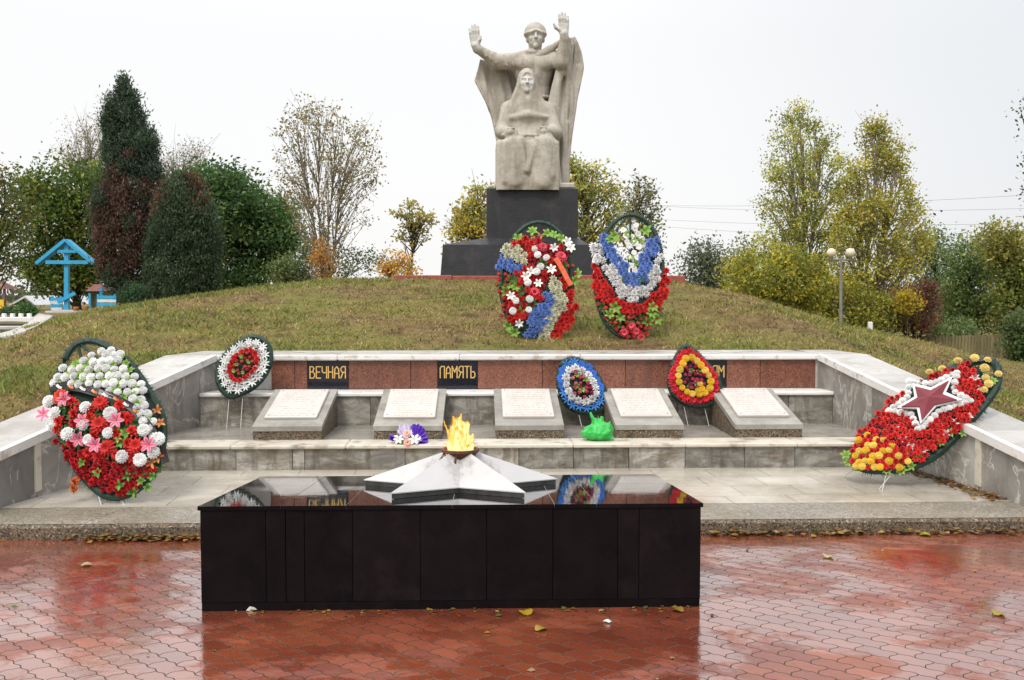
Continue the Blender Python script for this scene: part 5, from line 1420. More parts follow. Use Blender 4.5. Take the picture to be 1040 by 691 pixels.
# wreath with the big red star, lying back on the right wing wall
ax7 = np.array([1.2, .30, 1.0]); n7 = np.array([-.34, -.72, .57]); n7 = n7 - ax7 * (n7 @ ax7) / (ax7 @ ax7)
W7 = Wreath('large wreath with a big dark red star, lying back on the right wing wall', PZ(885, 487, KZ + .06), n7,
            [(1007, 361), (1017, 365), (1021, 376), (1019, 390), (1011, 406.5), (994, 430), (972, 454), (948, 471.6), (924.5, 481), (894, 484), (868, 481), (860, 471.6), (866, 447.7), (885, 424), (911.5, 402), (942, 380), (968, 369.5), (990, 362)], .12, rimr=.066,
            open_=[(1000, 370), (1010, 390), (1004, 412), (989, 433), (969, 454), (947, 470), (922, 480), (894, 480), (870, 477), (864, 470), (870, 448), (888, 426), (913, 405), (943, 383), (968, 373), (985, 368)])
PW = W7
starp = [(965, 386), (975, 407.5), (936, 431), (911, 415), (926.5, 392)]
def star_poly(tips, k, kin):
    cx, cy = sum(p[0] for p in tips) / 5, sum(p[1] for p in tips) / 5; o = []
    tips = sorted(tips, key=lambda p: math.atan2(p[1] - cy, p[0] - cx))
    for i in range(5):
        a, b = tips[i], tips[(i + 1) % 5]
        o.append((cx + (a[0] - cx) * k, cy + (a[1] - cy) * k)); mx, my = (a[0] + b[0]) / 2, (a[1] + b[1]) / 2
        o.append((cx + (mx - cx) * kin, cy + (my - cy) * kin))
    return o, (cx, cy)
tips7 = [(967, 384), (977, 407), (935, 431), (911, 415), (927, 391)]
SPo, sc7 = star_poly(tips7, 1.02, .60); SPi, _ = star_poly(tips7, .86, .47)
red7 = [(866, 450), (880, 427), (906, 404), (938, 383), (958, 374), (985, 368), (994, 384), (1001, 405), (992, 420), (970, 441), (952, 458), (930, 470), (915, 462), (900, 452), (884, 448)]
PW.put('red_carnation', [p for p in fill(red7, 6.5) if not in_poly(star_poly(tips7, 1.28, .88)[0], *p)], 4.5, .02)
PW.put('white_chrysanthemum', [p for p in ring(star_poly(tips7, 1.25, .86)[0], 1.0, 5.8, sc7)], 4.0, .02)
PW.put('white_leaves', [(909, 436), (917, 447), (925, 453), (938, 458), (990, 385), (996, 395), (985, 423), (970, 430), (960, 440)], 5, .01)
low7 = [(862, 470), (868, 450), (880, 440), (898, 444), (914, 456), (926, 468), (915, 476), (896, 478), (872, 476)]
lp = fill(low7, 6.2, .12)
PW.put('yellow_chrysanthemum', [p for i, p in enumerate(lp) if (int((p[0] * .55 + p[1]) / 6.5) % 2 == 0)], 4.3, .02)
PW.put('red_carnation', [p for i, p in enumerate(lp) if (int((p[0] * .55 + p[1]) / 6.5) % 2 == 1)], 4.4, .02)
PW.put('pale_yellow_chrysanthemum', [(973, 367), (990, 364), (1003, 366), (1014, 380), (1001, 384), (1004, 390), (999, 396), (957, 375), (944, 378), (1000, 374)], 4.8, .02)
PW.put('lime_leaves', [(862, 470), (871, 477), (860, 463), (912, 466), (918, 460), (926, 474), (916, 478), (901, 479), (1008, 388), (1000, 380), (970, 370), (905, 470), (955, 450), (965, 440), (978, 440)], 6, .0)
PW.put('dark_leaves', [(880, 472), (890, 470), (888, 462), (900, 462), (875, 466), (930, 462), (948, 452)], 7, .0)
def prism(P, lift, th, name, mat, ridge=None):
    v = []; dd = W7.dome(0.25) + lift
    for x, y in P:
        d = ray(x, y); v.append(W7.at(x, y) - d * (dd / abs(np.dot(d, W7.n))))
    v = np.array(v); n = len(P); c = v.mean(0); top = v + W7.n * th
    V = list(v) + list(top); F = [(i, (i + 1) % n, n + (i + 1) % n, n + i) for i in range(n)]
    V.append(c + W7.n * (th + (ridge or 0)))
    F += [(n + i, n + (i + 1) % n, 2 * n) for i in range(n)] + [tuple(range(n - 1, -1, -1))]
    bm_v = np.array(V)
    return obj(name, bm_v, F, [mat], W7.root)
prism(SPo, .05, .02, 'white_star_border', M['white'])
prism(SPi, .072, .012, 'red_star', nmat('dark_red_star_paint', [(0.3, (0.13, 0.007, 0.016)), (0.7, (0.19, 0.010, 0.024))], 9, 6, .3, (.35, .5), .1, 30, 0), .03)
for p, q2 in (((866, 478), (858, 484)), ((900, 482), (896, 499)), ((906, 481), (893, 497))):
    a = W7.at(*p); MB().tube([a, PZ(q2[0], q2[1], KZ + .005)], .0035, 6).build('wire_leg', M['wire'], W7.root)

# ---------------------------------------------------------------- bouquet on the step edge
bp = PZ(415, 450, ZS)
bq = thing('bouquet', 'small bouquet in purple paper with pale pink gerberas, on the step edge', 'bouquet', bp)
purple = nmat('purple_wrap', [(0.3, (0.065, 0.015, 0.30)), (0.7, (0.11, 0.03, 0.42))], 16, 5, 0, (0.3, 0.5), 0.6, 24, 0)
lilac = nmat('pale_lilac_wrap', [(0.3, (0.50, 0.44, 0.62)), (0.7, (0.68, 0.64, 0.72))], 16, 5, 0, (0.3, 0.5), 0.4, 24, 0)
def crumple(name, pts, mat, seed):
    """folded paper: a fan of pleats between an inner point and an outer edge, thickness included"""
    rs = random.Random(seed); v = []; f = []
    o = np.array(pts[0]); E_ = [np.array(p) for p in pts[1:]]
    ed = []
    for a, b in zip(E_[:-1], E_[1:]):
        for k in range(4): ed.append(a + (b - a) * k / 4)
    ed.append(E_[-1])
    for i, e in enumerate(ed):
        off = np.array([0, -.015 if i % 2 else .015, rs.uniform(-.01, .01)])
        v += [o, o + (e - o) * .5 + off * .7, e + off * 1.3]
    n = len(ed)
    for i in range(n - 1): f += [(i * 3, i * 3 + 1, i * 3 + 4), (i * 3 + 1, i * 3 + 2, i * 3 + 5, i * 3 + 4)]
    m = len(v); v2 = v + [p + np.array([0, .006, .004]) for p in v]; f2 = f + [tuple(i + m for i in q_[::-1]) for q_ in f]
    obj(name, np.array(v2), f2, [mat], bq)
B = lambda px, py, dy=0: PY(px, py, bp[1] + dy)
crumple('wrapping_paper', [B(421, 448, -.05), B(417, 433, .06), B(425, 431, .08), B(432, 437, .08), B(435, 447, .05), B(434, 452, -.03), B(427, 453, -.07)], purple, 1)
crumple('wrapping_paper', [B(404, 447), B(396, 442, .03), B(395, 447, 0), B(399, 448, -.03)], purple, 2)
crumple('wrapping_paper', [B(414, 448, -.02), B(403, 440, .03), B(406, 432, .08), B(414, 431, .08), B(422, 440, .04)], lilac, 3)
crumple('wrapping_paper', [B(414, 448, -.04), B(424, 440, .0), B(429, 446, -.02), B(424, 452, -.07), B(418, 454, -.08)], lilac, 4)
crumple('wrapping_paper', [B(411, 447, -.04), B(400, 443, .0), B(401, 449, -.04), B(407, 452, -.07)], lilac, 5)
def bput(kind, px, py, dy, r, n=(0, -.8, .5)):
    o = link(kind, FM[kind][0], bq); p = B(px, py, dy) - bp
    o.matrix_basis = Matrix.Translation(Vector(p)) @ Vector(n).to_track_quat('Z', 'Y').to_matrix().to_4x4() @ Matrix.Scale(r, 4)
bput('pale_pink_gerbera', 413.5, 440.5, -.10, .042); bput('pale_pink_gerbera', 414.0, 450.0, -.12, .042, (.1, -.9, .3))
bput('white_lily', 405, 447, -.08, .045); bput('white_lily', 421, 447, -.10, .05); bput('green_leaves', 408, 450, -.08, .045); bput('dark_leaves', 419, 446, -.07, .04)
# ---------------------------------------------------------------- trees
def leaves(cen, size, asp, cols, jit=.16, up=None, updir=None):
    N = len(cen)
    d = rng.normal(size=(N, 3))
    if updir is not None: d = d * (1 - updir) + np.array([0, 0, 1.6]) * updir + d * 0
    d /= np.linalg.norm(d, axis=1)[:, None]
    w = rng.normal(size=(N, 3)); w -= d * (w * d).sum(1)[:, None]; w /= np.linalg.norm(w, axis=1)[:, None] + 1e-9
    nn = np.cross(d, w)
    L = (size * rng.uniform(.65, 1.35, N))[:, None]; Wd = L * asp
    v = np.stack([cen, cen + d * L * .5 + w * Wd * .5 + nn * L * .06, cen + d * L, cen + d * L * .5 - w * Wd * .5 + nn * L * .06], 1).reshape(-1, 3)
    f = np.arange(4 * N).reshape(-1, 4)
    c = np.repeat(np.clip(cols * rng.uniform(1 - jit, 1 + jit, (N, 1)), 0, 1), 4, 0)
    return v, f, c
def row_ext(P, y):
    xs = []
    for i in range(len(P)):
        (x1, y1), (x2, y2) = P[i], P[(i + 1) % len(P)]
        if (y1 > y) != (y2 > y): xs.append(x1 + (x2 - x1) * (y - y1) / (y2 - y1))
    return (min(xs), max(xs)) if len(xs) > 1 else None
def tree(name, label, cat, P, Y, base_px, nclump, cl_r, nleaf, lsize, palette, bark, trunk_r=.12, asp=.55, stems=1, group=None, twig=0, deep=.75, surf=.0, colfn=None, updir=None, flat=.8, seed=1, fork=.25, limb=.32, splay=.5, top_px=None, holes=.30, hf=.16, bri=(.62, 1.35), lit=1.0):
    rs = random.Random(seed); k = Y / FPX
    bx = PY(base_px, 300, Y)[0]; bz = float(terrain(bx, Y)) - .05
    base = np.array([bx, Y, bz])
    root = thing(name, label, cat, base, group)
    ys = [p[1] for p in P]; cl = []
    tries = 0
    while len(cl) < nclump and tries < nclump * 60:
        tries += 1
        px, py = rs.uniform(min(p[0] for p in P), max(p[0] for p in P)), rs.uniform(min(ys), max(ys))
        if not in_poly(P, px, py): continue
        if holes and math.sin(px * hf + seed * 1.7 + 1.5 * math.sin(py * hf * 1.2)) * math.sin(py * hf * 1.15 + seed + math.sin(px * hf * .8)) > 1 - holes: continue
        e = row_ext(P, py)
        if e is None: continue
        hw = (e[1] - e[0]) / 2 * k; u = (px - (e[0] + e[1]) / 2) / max(1e-3, (e[1] - e[0]) / 2)
        dd = math.sqrt(max(0, 1 - u * u)) * hw * deep
        t = rs.uniform(-1, 1); t = math.copysign(abs(t) ** (1 - surf), t)
        c = PY(px, py, Y + t * dd)
        cl.append((c, px, py))
    # wood
    tp = top_px or (sum(p[0] for p in P) / len(P), min(ys) + (max(ys) - min(ys)) * .22)
    topp = PY(tp[0], tp[1], Y)
    mb = MB(); axes = []
    for s_ in range(stems):
        if stems == 1: tip = topp; b0 = base
        else:
            a = s_ / (stems - 1) - .5
            tip = PY(tp[0] + a * splay * (max(p[0] for p in P) - min(p[0] for p in P)), tp[1] + abs(a) * 25, Y + rs.uniform(-.6, .6)); b0 = base + np.array([a * trunk_r * 4, rs.uniform(-.1, .1), 0])
        n = 7; pts = []
        for i in range(n + 1):
            t = i / n; q2 = b0 + (tip - b0) * t
            q2[0] += (math.sin(t * 5 + s_ * 2 + seed) * .05 + (t * t - t) * (tip[0] - b0[0]) * .5) * (1 if i else 0) * np.linalg.norm(tip - b0) * .12 * (1 if stems == 1 else 1.6)
            q2[1] += math.cos(t * 4 + seed) * .02 * np.linalg.norm(tip - b0) * (1 if i else 0)
            pts.append(q2)
        mb.tube(pts, [trunk_r * (1.35 if i == 0 else 1) * (1 - .86 * i / n) for i in range(n + 1)], 8); axes.append(np.array(pts))
    mb.build('trunk', bark, root)
    mb = MB()
    for (c, px, py) in cl:
        if rs.random() > limb * 3: continue
        ax = axes[rs.randrange(len(axes))] if stems > 1 else axes[0]
        if stems > 1:
            ax = min(axes, key=lambda A: np.min(np.linalg.norm(A - c, axis=1)) + rs.uniform(0, .6))
        # leave the stem lower than the clump
        cand = [i for i in range(1, len(ax)) if ax[i][2] < c[2] - .1 * np.linalg.norm(c[:2] - ax[i][:2])]
        i = cand[-1] if cand else 1
        i = max(1, i - rs.randrange(0, 2)); f_ = rs.random(); a = ax[i - 1] + (ax[i] - ax[i - 1]) * f_
        if a[2] > c[2]: a = ax[max(0, i - 1)]
        L = np.linalg.norm(c - a); m_ = a + (c - a) * .5 + np.array([rs.uniform(-.08, .08) * L, rs.uniform(-.08, .08) * L, -.06 * L + rs.uniform(0, .1) * L])
        r = min(trunk_r * .45, .018 + L * .010)
        mb.tube([a, m_, c], [r, r * .6, r * .25], 5, cap=False)
        for _ in range(twig):
            e = c + np.array([rs.gauss(0, 1), rs.gauss(0, 1), rs.gauss(.4, 1)]) * cl_r * 1.5
            mb.tube([m_ + (c - m_) * rs.uniform(.2, 1), e], [max(.006, r * .35), .004], 4, cap=False)
    if mb.v: mb.build('limbs', bark, root)
    cen = []; col = []
    pal = lit * 1.65 * np.array([p[:3] for p in palette]); wts = np.array([p[3] for p in palette], float); wts /= wts.sum()
    for (c, px, py) in cl:
        n = max(1, int(nleaf * rs.uniform(.6, 1.4)))
        o = rng.normal(size=(n, 3)) * cl_r * rs.uniform(.7, 1.25) * np.array([1, 1, flat])
        cen.append(c + o)
        pl = colfn(px, py, rs) if colfn else None
        if pl is None:
            i0 = rng.choice(len(pal), p=wts); mixw = np.where(rng.random(n) < .6, i0, rng.choice(len(pal), n, p=wts)); col.append(pal[mixw])
        else:
            q2 = 1.65 * np.array([p[:3] for p in pl]); w2 = np.array([p[3] for p in pl], float); col.append(q2[rng.choice(len(q2), n, p=w2 / w2.sum())])
    for i_ in range(len(col)): col[i_] = col[i_] * rs.uniform(*bri)  # random lighter and darker clumps, shading put into leaf colour for depth
    cen = np.concatenate(cen); col = np.concatenate(col)
    v, f, c = leaves(cen, np.full(len(cen), lsize), asp, col, updir=updir)
    obj('crown', v, f, [M['leaf']], root, cols=c)
    return root
TG = 'trees behind the memorial'
BLK, DBK, PBK = M['bark'], M['darkbark'], M['palebark']
# left side
tree('leafy_tree', 'sparse leafy tree with a dark forked trunk, cut by the left edge of the photo', 'tree', [(-40, 170), (-10, 160), (4, 175), (18, 195), (26, 222), (24, 250), (14, 268), (6, 280), (-40, 285)], 34, -6, 70, .30, 90, .13, [(.055, .075, .02, 3), (.10, .11, .03, 2), (.16, .13, .05, 1)], DBK, .12, seed=3, group=TG, top_px=(4, 190))
tree('broadleaf_tree', 'round olive green tree behind the blue roofed cross', 'tree', [(16, 196), (30, 178), (52, 168), (78, 163), (104, 165), (112, 185), (112, 235), (106, 270), (92, 290), (76, 296), (60, 288), (36, 286), (24, 262), (30, 240), (18, 222)], 53, 78, 170, .55, 105, .22, [(.050, .085, .014, 4), (.085, .12, .020, 3), (.17, .16, .025, 1.4), (.035, .055, .012, 2)], DBK, .20, seed=4, group=TG, deep=.8, surf=.4, top_px=(78, 200), lit=1.15, holes=.4)
tree('bare_tree', 'nearly bare grey twiggy tree rising behind the tall dark conifer', 'tree', [(66, 150), (74, 132), (90, 118), (108, 112), (118, 130), (116, 200), (84, 190), (68, 168)], 66, 98, 90, .5, 30, .16, [(.22, .20, .16, 2), (.28, .24, .18, 2), (.16, .16, .09, 1)], PBK, .14, seed=5, stems=3, twig=3, group=TG)
tree('bare_tree', 'wispy leafless tree top showing just right of the tall conifer', 'tree', [(158, 190), (160, 165), (172, 158), (190, 148), (204, 142), (210, 158), (214, 190), (190, 200)], 62, 188, 70, .45, 24, .15, [(.20, .19, .15, 2), (.25, .23, .17, 2), (.15, .16, .09, 1)], PBK, .12, seed=6, stems=3, twig=3, group=TG)
def conif(px, py, rs):
    d = ((px - 126) / 38) ** 2 + ((py - 232) / 62) ** 2 + .45 * math.sin(px * .17 + py * .05) + rs.uniform(-.75, .75)
    if d < .70: return [(.095, .046, .034, 3), (.14, .070, .048, 2), (.06, .036, .028, 3), (.03, .04, .024, 2)]
    return None
CG = [(.024, .040, .024, 4), (.036, .056, .034, 3), (.054, .075, .048, 1.5)]
tree('conifer', 'tall dark conifer with a pointed top and reddish brown lower foliage', 'tree', [(126, 74), (130, 90), (136, 92), (138, 108), (137, 116), (144, 114), (147, 128), (146, 136), (154, 134), (158, 150), (157, 164), (164, 172), (167, 200), (166, 230), (163, 275), (152, 300), (132, 312), (120, 306), (107, 286), (97, 245), (98, 205), (103, 190), (109, 176), (107, 152), (109, 136), (105, 122), (107, 106), (113, 100), (118, 104), (122, 86)], 44, 127, 620, .14, 140, .16, CG, DBK, .16, .30, seed=7, group=TG, deep=.8, surf=.55, colfn=conif, lit=1.3, updir=.45, limb=.05, flat=1.5)
def conif2(px, py, rs):
    if py < 214 and math.sin(px * .2) + rs.uniform(-1, 1) > .1: return [(.115, .050, .034, 3), (.16, .08, .05, 2), (.05, .05, .03, 2)]
    return None
tree('conifer', 'broad dark green conifer with a rounded shape, right of the taller one', 'tree', [(172, 186), (184, 180), (196, 184), (208, 198), (216, 222), (221, 250), (220, 280), (214, 298), (190, 310), (165, 308), (152, 296), (152, 250), (158, 212)], 42, 186, 520, .15, 130, .15, [(.028, .046, .024, 4), (.042, .062, .032, 3), (.060, .082, .044, 1.5)], DBK, .14, .30, seed=8, group=TG, deep=.8, surf=.55, colfn=conif2, lit=1.3, updir=.45, limb=.05, flat=1.5)
tree('shrub', 'low green conifer shrub at the foot of the two dark conifers', 'shrub', [(124, 300), (132, 290), (142, 292), (148, 304), (142, 312), (126, 312)], 40, 136, 40, .14, 80, .12, [(.026, .058, .026, 3), (.042, .08, .036, 3)], DBK, .04, .25, seed=9, updir=.4, limb=.05)
tree('chestnut_tree', 'dense dark green tree with heavy drooping leaves, right of the conifers', 'tree', [(190, 182), (204, 174), (222, 171), (240, 178), (256, 188), (270, 196), (286, 208), (292, 226), (292, 258), (284, 280), (262, 290), (240, 296), (222, 292), (214, 270), (218, 230), (204, 205)], 48, 238, 150, .50, 150, .22, [(.026, .056, .018, 4), (.044, .080, .024, 3), (.080, .115, .032, 1.5)], DBK, .2, .5, seed=10, group=TG, deep=.85, surf=.5, flat=.55, holes=.45, hf=.12, bri=(.5, 1.4), lit=1.35)
tree('autumn_tree', 'yellowing slim tree squeezed between the conifer and the dark green tree', 'tree', [(214, 232), (222, 226), (228, 250), (228, 290), (216, 292), (212, 262)], 52, 222, 30, .35, 70, .16, [(.26, .19, .03, 3), (.18, .17, .04, 2), (.22, .12, .03, 1)], DBK, .08, seed=11, group=TG)
tree('yellow_green_tree', 'pale yellow green tree peeping out right of the dark green tree', 'tree', [(256, 200), (262, 190), (276, 192), (294, 206), (302, 226), (304, 262), (296, 284), (276, 288), (266, 240)], 58, 284, 60, .50, 60, .18, [(.14, .16, .045, 3), (.20, .20, .06, 2), (.09, .12, .04, 2)], BLK, .12, seed=12, group=TG, twig=1)
tree('slender_tree', 'tall thin leaved many stemmed tree standing alone left of the statue', 'tree', [(278, 128), (292, 112), (306, 96), (318, 108), (334, 104), (352, 116), (370, 122), (384, 140), (390, 168), (388, 200), (380, 220), (356, 240), (338, 250), (308, 246), (296, 226), (288, 196), (278, 168)], 40, 329, 280, .18, 16, .115, [(.22, .175, .075, 3), (.17, .16, .06, 3), (.26, .20, .10, 2)], PBK, .05, .6, seed=13, group=TG, stems=4, twig=1, limb=.22, splay=.55, deep=.7, top_px=(333, 118))
tree('slender_bush', 'grey green thicket at the foot of the tall thin leaved tree', 'shrub', [(290, 262), (306, 250), (322, 240), (340, 246), (360, 256), (376, 256), (386, 268), (380, 284), (300, 288), (284, 284)], 42, 336, 80, .26, 55, .12, [(.07, .09, .04, 3), (.11, .13, .06, 2), (.16, .15, .06, 1)], BLK, .04, seed=14, stems=3)
tree('orange_shrub', 'small orange shrub at the stems of the tall thin leaved tree', 'shrub', [(318, 258), (324, 244), (334, 246), (338, 264), (336, 282), (322, 283)], 39, 328, 28, .16, 36, .10, [(.32, .16, .035, 3), (.24, .12, .03, 2), (.2, .17, .05, 1)], BLK, .03, seed=15)
tree('low_bush', 'dull green bushes on the crest below the pale yellow green tree', 'shrub', [(276, 272), (288, 262), (300, 268), (306, 284), (280, 290)], 41, 292, 30, .2, 60, .11, [(.06, .09, .03, 3), (.12, .13, .05, 2)], BLK, .03, seed=16)
tree('small_tree', 'small flat topped yellowish tree on the crest, left of the pedestal', 'tree', [(402, 216), (412, 205), (424, 206), (434, 214), (446, 224), (444, 231), (434, 232), (438, 242), (428, 246), (416, 250), (404, 248), (402, 240), (410, 232)], 34, 415, 46, .15, 26, .12, [(.27, .22, .06, 3), (.20, .18, .05, 2), (.13, .14, .045, 1.5)], DBK, .055, .6, seed=17, group=TG, flat=.35, limb=.6, top_px=(420, 222))
tree('orange_shrub', 'low orange and yellow shrub under the small flat topped tree', 'shrub', [(386, 268), (394, 256), (402, 254), (416, 262), (426, 270), (424, 280), (390, 282)], 33, 404, 36, .14, 44, .10, [(.36, .17, .03, 3), (.33, .24, .05, 2), (.2, .17, .05, 2)], BLK, .03, seed=18, stems=2)
tree('autumn_tree', 'yellow autumn tree showing left of the dark upper block', 'tree', [(458, 240), (464, 216), (474, 205), (484, 192), (496, 188), (508, 200), (510, 250), (460, 256)], 31, 490, 80, .18, 44, .12, [(.36, .27, .04, 4), (.22, .22, .06, 3), (.15, .17, .06, 2)], BLK, .07, seed=19, group=TG, twig=1, limb=.5)
tree('autumn_tree', 'yellow green autumn tree right behind the statue pedestal', 'tree', [(560, 200), (574, 182), (580, 160), (590, 172), (604, 168), (618, 178), (626, 196), (630, 226), (624, 250), (560, 254)], 31, 596, 115, .18, 42, .12, [(.29, .255, .05, 4), (.19, .21, .06, 3), (.14, .165, .055, 2)], BLK, .07, seed=20, group=TG, twig=1, limb=.5)
tree('autumn_tree', 'thin dusty green tree behind the tall tricolour wreath', 'tree', [(628, 206), (636, 200), (648, 182), (656, 186), (664, 200), (669, 222), (666, 250), (640, 260), (626, 240)], 33, 648, 60, .2, 36, .12, [(.16, .17, .07, 3), (.22, .19, .08, 2), (.10, .12, .05, 2)], BLK, .05, seed=21, group=TG, twig=2, limb=.6)
# right side
tree('distant_tree', 'greyish green tree far off on the skyline at the right end of the crest', 'tree', [(698, 268), (706, 256), (718, 249), (728, 256), (738, 264), (742, 290), (736, 300), (700, 298)], 64, 718, 60, .6, 70, .22, [(.06, .075, .045, 3), (.09, .10, .06, 2)], DBK, .14, seed=22, group=TG)
tree('distant_tree', 'thin distant tree top between the grey tree and the yellow bush', 'tree', [(736, 262), (752, 252), (756, 236), (762, 250), (772, 256), (772, 300), (738, 302)], 62, 756, 46, .5, 44, .2, [(.10, .11, .05, 3), (.15, .15, .06, 2)], BLK, .12, seed=23, group=TG)
PG = [(.170, .180, .038, 3.5), (.22, .215, .045, 2), (.12, .145, .035, 2.5), (.28, .24, .045, 1)]
tree('poplar', 'tall pale green poplar, left of the two poplars behind the lamp post', 'tree', [(806, 107), (816, 108), (824, 124), (836, 128), (848, 142), (856, 160), (856, 230), (850, 280), (840, 330), (782, 330), (778, 280), (770, 250), (772, 222), (776, 184), (784, 150), (794, 122)], 44, 818, 300, .25, 66, .125, PG, PBK, .12, .6, seed=24, group=TG, stems=3, twig=1, limb=.22, splay=.35, deep=.75, surf=.2, holes=.46, lit=1.2, top_px=(816, 140))
tree('poplar', 'tall yellowing poplar, right of the two poplars and just behind the lamp globes', 'tree', [(878, 134), (886, 117), (894, 120), (906, 140), (918, 150), (916, 170), (924, 182), (930, 206), (940, 216), (944, 240), (938, 270), (930, 300), (922, 334), (858, 334), (850, 290), (846, 250), (850, 210), (862, 180), (872, 160)], 40, 880, 330, .235, 66, .12, [(.22, .20, .036, 4), (.29, .245, .04, 2), (.15, .165, .036, 2)], PBK, .11, .6, seed=25, group=TG, stems=3, twig=1, limb=.22, splay=.35, deep=.75, surf=.2, holes=.46, lit=1.2, top_px=(890, 150))
tree('yellow_shrub', 'big bright yellow green bush on the slope in front of the left poplar', 'shrub', [(738, 274), (752, 264), (764, 256), (776, 260), (790, 252), (812, 256), (824, 266), (836, 262), (840, 290), (836, 318), (790, 310), (742, 296)], 37, 788, 170, .24, 66, .125, [(.31, .26, .026, 3), (.22, .215, .036, 3), (.14, .165, .034, 3)], BLK, .05, .6, seed=26, stems=3, surf=.3, holes=.4, hf=.2)
tree('yellow_shrub', 'yellow green undergrowth at the foot of the right poplar and the lamp post', 'shrub', [(834, 300), (848, 282), (862, 288), (880, 296), (900, 300), (920, 312), (926, 334), (840, 334)], 36, 884, 90, .24, 60, .12, [(.26, .22, .025, 3), (.17, .175, .03, 3), (.11, .13, .03, 2)], BLK, .05, .6, seed=27, stems=3)
tree('bushy_tree', 'grey green bushy tree right behind the yellowing poplar', 'tree', [(930, 250), (940, 236), (952, 238), (962, 246), (970, 262), (968, 330), (930, 334)], 50, 950, 80, .45, 76, .19, [(.065, .095, .05, 4), (.095, .13, .065, 2), (.12, .145, .055, 1)], DBK, .12, seed=28, group=TG, surf=.4, lit=1.1, holes=.4)
tree('bushy_tree', 'dark green bushy tree with feathery fronds behind the plank fence', 'tree', [(958, 270), (970, 256), (986, 246), (1002, 252), (1012, 268), (1012, 336), (958, 338)], 46, 986, 110, .42, 80, .19, [(.055, .085, .028, 4), (.09, .125, .038, 3), (.14, .165, .05, 1)], DBK, .12, .4, seed=29, group=TG, surf=.4, lit=1.15, holes=.4)
tree('bushy_tree', 'taller yellow topped green tree at the right edge behind the fence', 'tree', [(1000, 250), (1000, 236), (1012, 229), (1030, 234), (1056, 240), (1062, 330), (1006, 336), (1008, 270)], 43, 1034, 130, .38, 80, .17, [(.09, .11, .025, 4), (.16, .155, .035, 2), (.06, .085, .022, 3)], DBK, .12, seed=30, group=TG, surf=.4, colfn=lambda px, py, rs: [(.20, .18, .04, 3), (.13, .14, .035, 2)] if py < 262 else None, lit=1.2, holes=.4)
tree('red_shrub', 'reddish brown leafless looking shrub left of the plank fence', 'shrub', [(904, 316), (912, 298), (924, 294), (936, 290), (946, 290), (950, 304), (952, 320), (948, 336), (906, 338)], 36, 928, 80, .2, 50, .11, [(.11, .042, .030, 3), (.19, .072, .045, 1.5), (.065, .035, .028, 2)], DBK, .05, .5, seed=31, stems=3, twig=1)
tree('yellow_shrub', 'small yellow sapling leaning before the reddish brown shrub', 'shrub', [(912, 302), (920, 296), (932, 302), (932, 314), (922, 318), (912, 312)], 35, 922, 26, .14, 34, .11, [(.36, .28, .02, 3), (.28, .22, .03, 2)], BLK, .025, seed=32)
tree('dark_bush', 'clipped dark green bush at the right edge in front of the fence', 'shrub', [(1022, 342), (1026, 328), (1034, 320), (1048, 316), (1070, 322), (1074, 360), (1066, 370), (1026, 368), (1020, 356)], 24, 1042, 120, .14, 80, .085, [(.042, .070, .022, 4), (.068, .10, .032, 2), (.10, .10, .04, 1)], DBK, .05, .5, seed=33, surf=.4)
tree('fern_clump', 'low arching green weeds along the foot of the plank fence', 'shrub', [(936, 334), (944, 326), (960, 328), (974, 324), (986, 330), (994, 338), (992, 346), (940, 344)], 36.5, 964, 34, .16, 44, .14, [(.08, .12, .04, 3), (.13, .16, .06, 2)], BLK, .02, .3, seed=34, stems=2)
tree('overhanging_tree', 'leafy tree outside the right edge, only a few dark leaves hanging in', 'tree', [(1036, 120), (1040, 105), (1080, 90), (1140, 95), (1150, 200), (1060, 215), (1035, 196), (1046, 176), (1038, 160), (1052, 150)], 30, 1110, 120, .22, 30, .12, [(.05, .07, .03, 3), (.08, .09, .04, 2)], DBK, .14, seed=35, group=TG)
rr_ = random.Random(99)
for i in range(16):
    px = -330 + i * 106 if i < 16 else 0
    if -60 < px < 1100: continue
    tree('background_tree', 'green tree outside the picture frame', 'tree', [(px - 60, 250), (px - 40, 190), (px, 160), (px + 40, 190), (px + 60, 250), (px + 40, 290), (px - 40, 290)], 60, px, 60, .7, 50, .3, [(.05, .08, .025, 3), (.09, .11, .03, 2)], DBK, .2, seed=60 + i, group='trees outside the picture')
# far tree line closing the horizon
cen = []
for k in range(260):
    a = rr_.uniform(-1.15, 1.15); D = rr_.uniform(150, 190); h = rr_.uniform(2.0, 4.6)
    c = np.array([math.sin(a) * D, math.cos(a) * D, 0]); n = 70
    o = rng.normal(size=(n, 3)) * np.array([2.6, 2.6, h * .33]); o[:, 2] = np.abs(o[:, 2]) + h * .12
    cen.append(c + o)
cen = np.concatenate(cen); pal = np.array([(.06, .075, .045), (.085, .095, .05), (.11, .105, .06)])
v, f, c = leaves(cen, np.full(len(cen), 1.0), .7, pal[rng.choice(3, len(cen))])
tl = link('far_woods', npmesh('far_woods', v, f, [M['leaf']], cols=c)); tag(tl, kind='stuff')

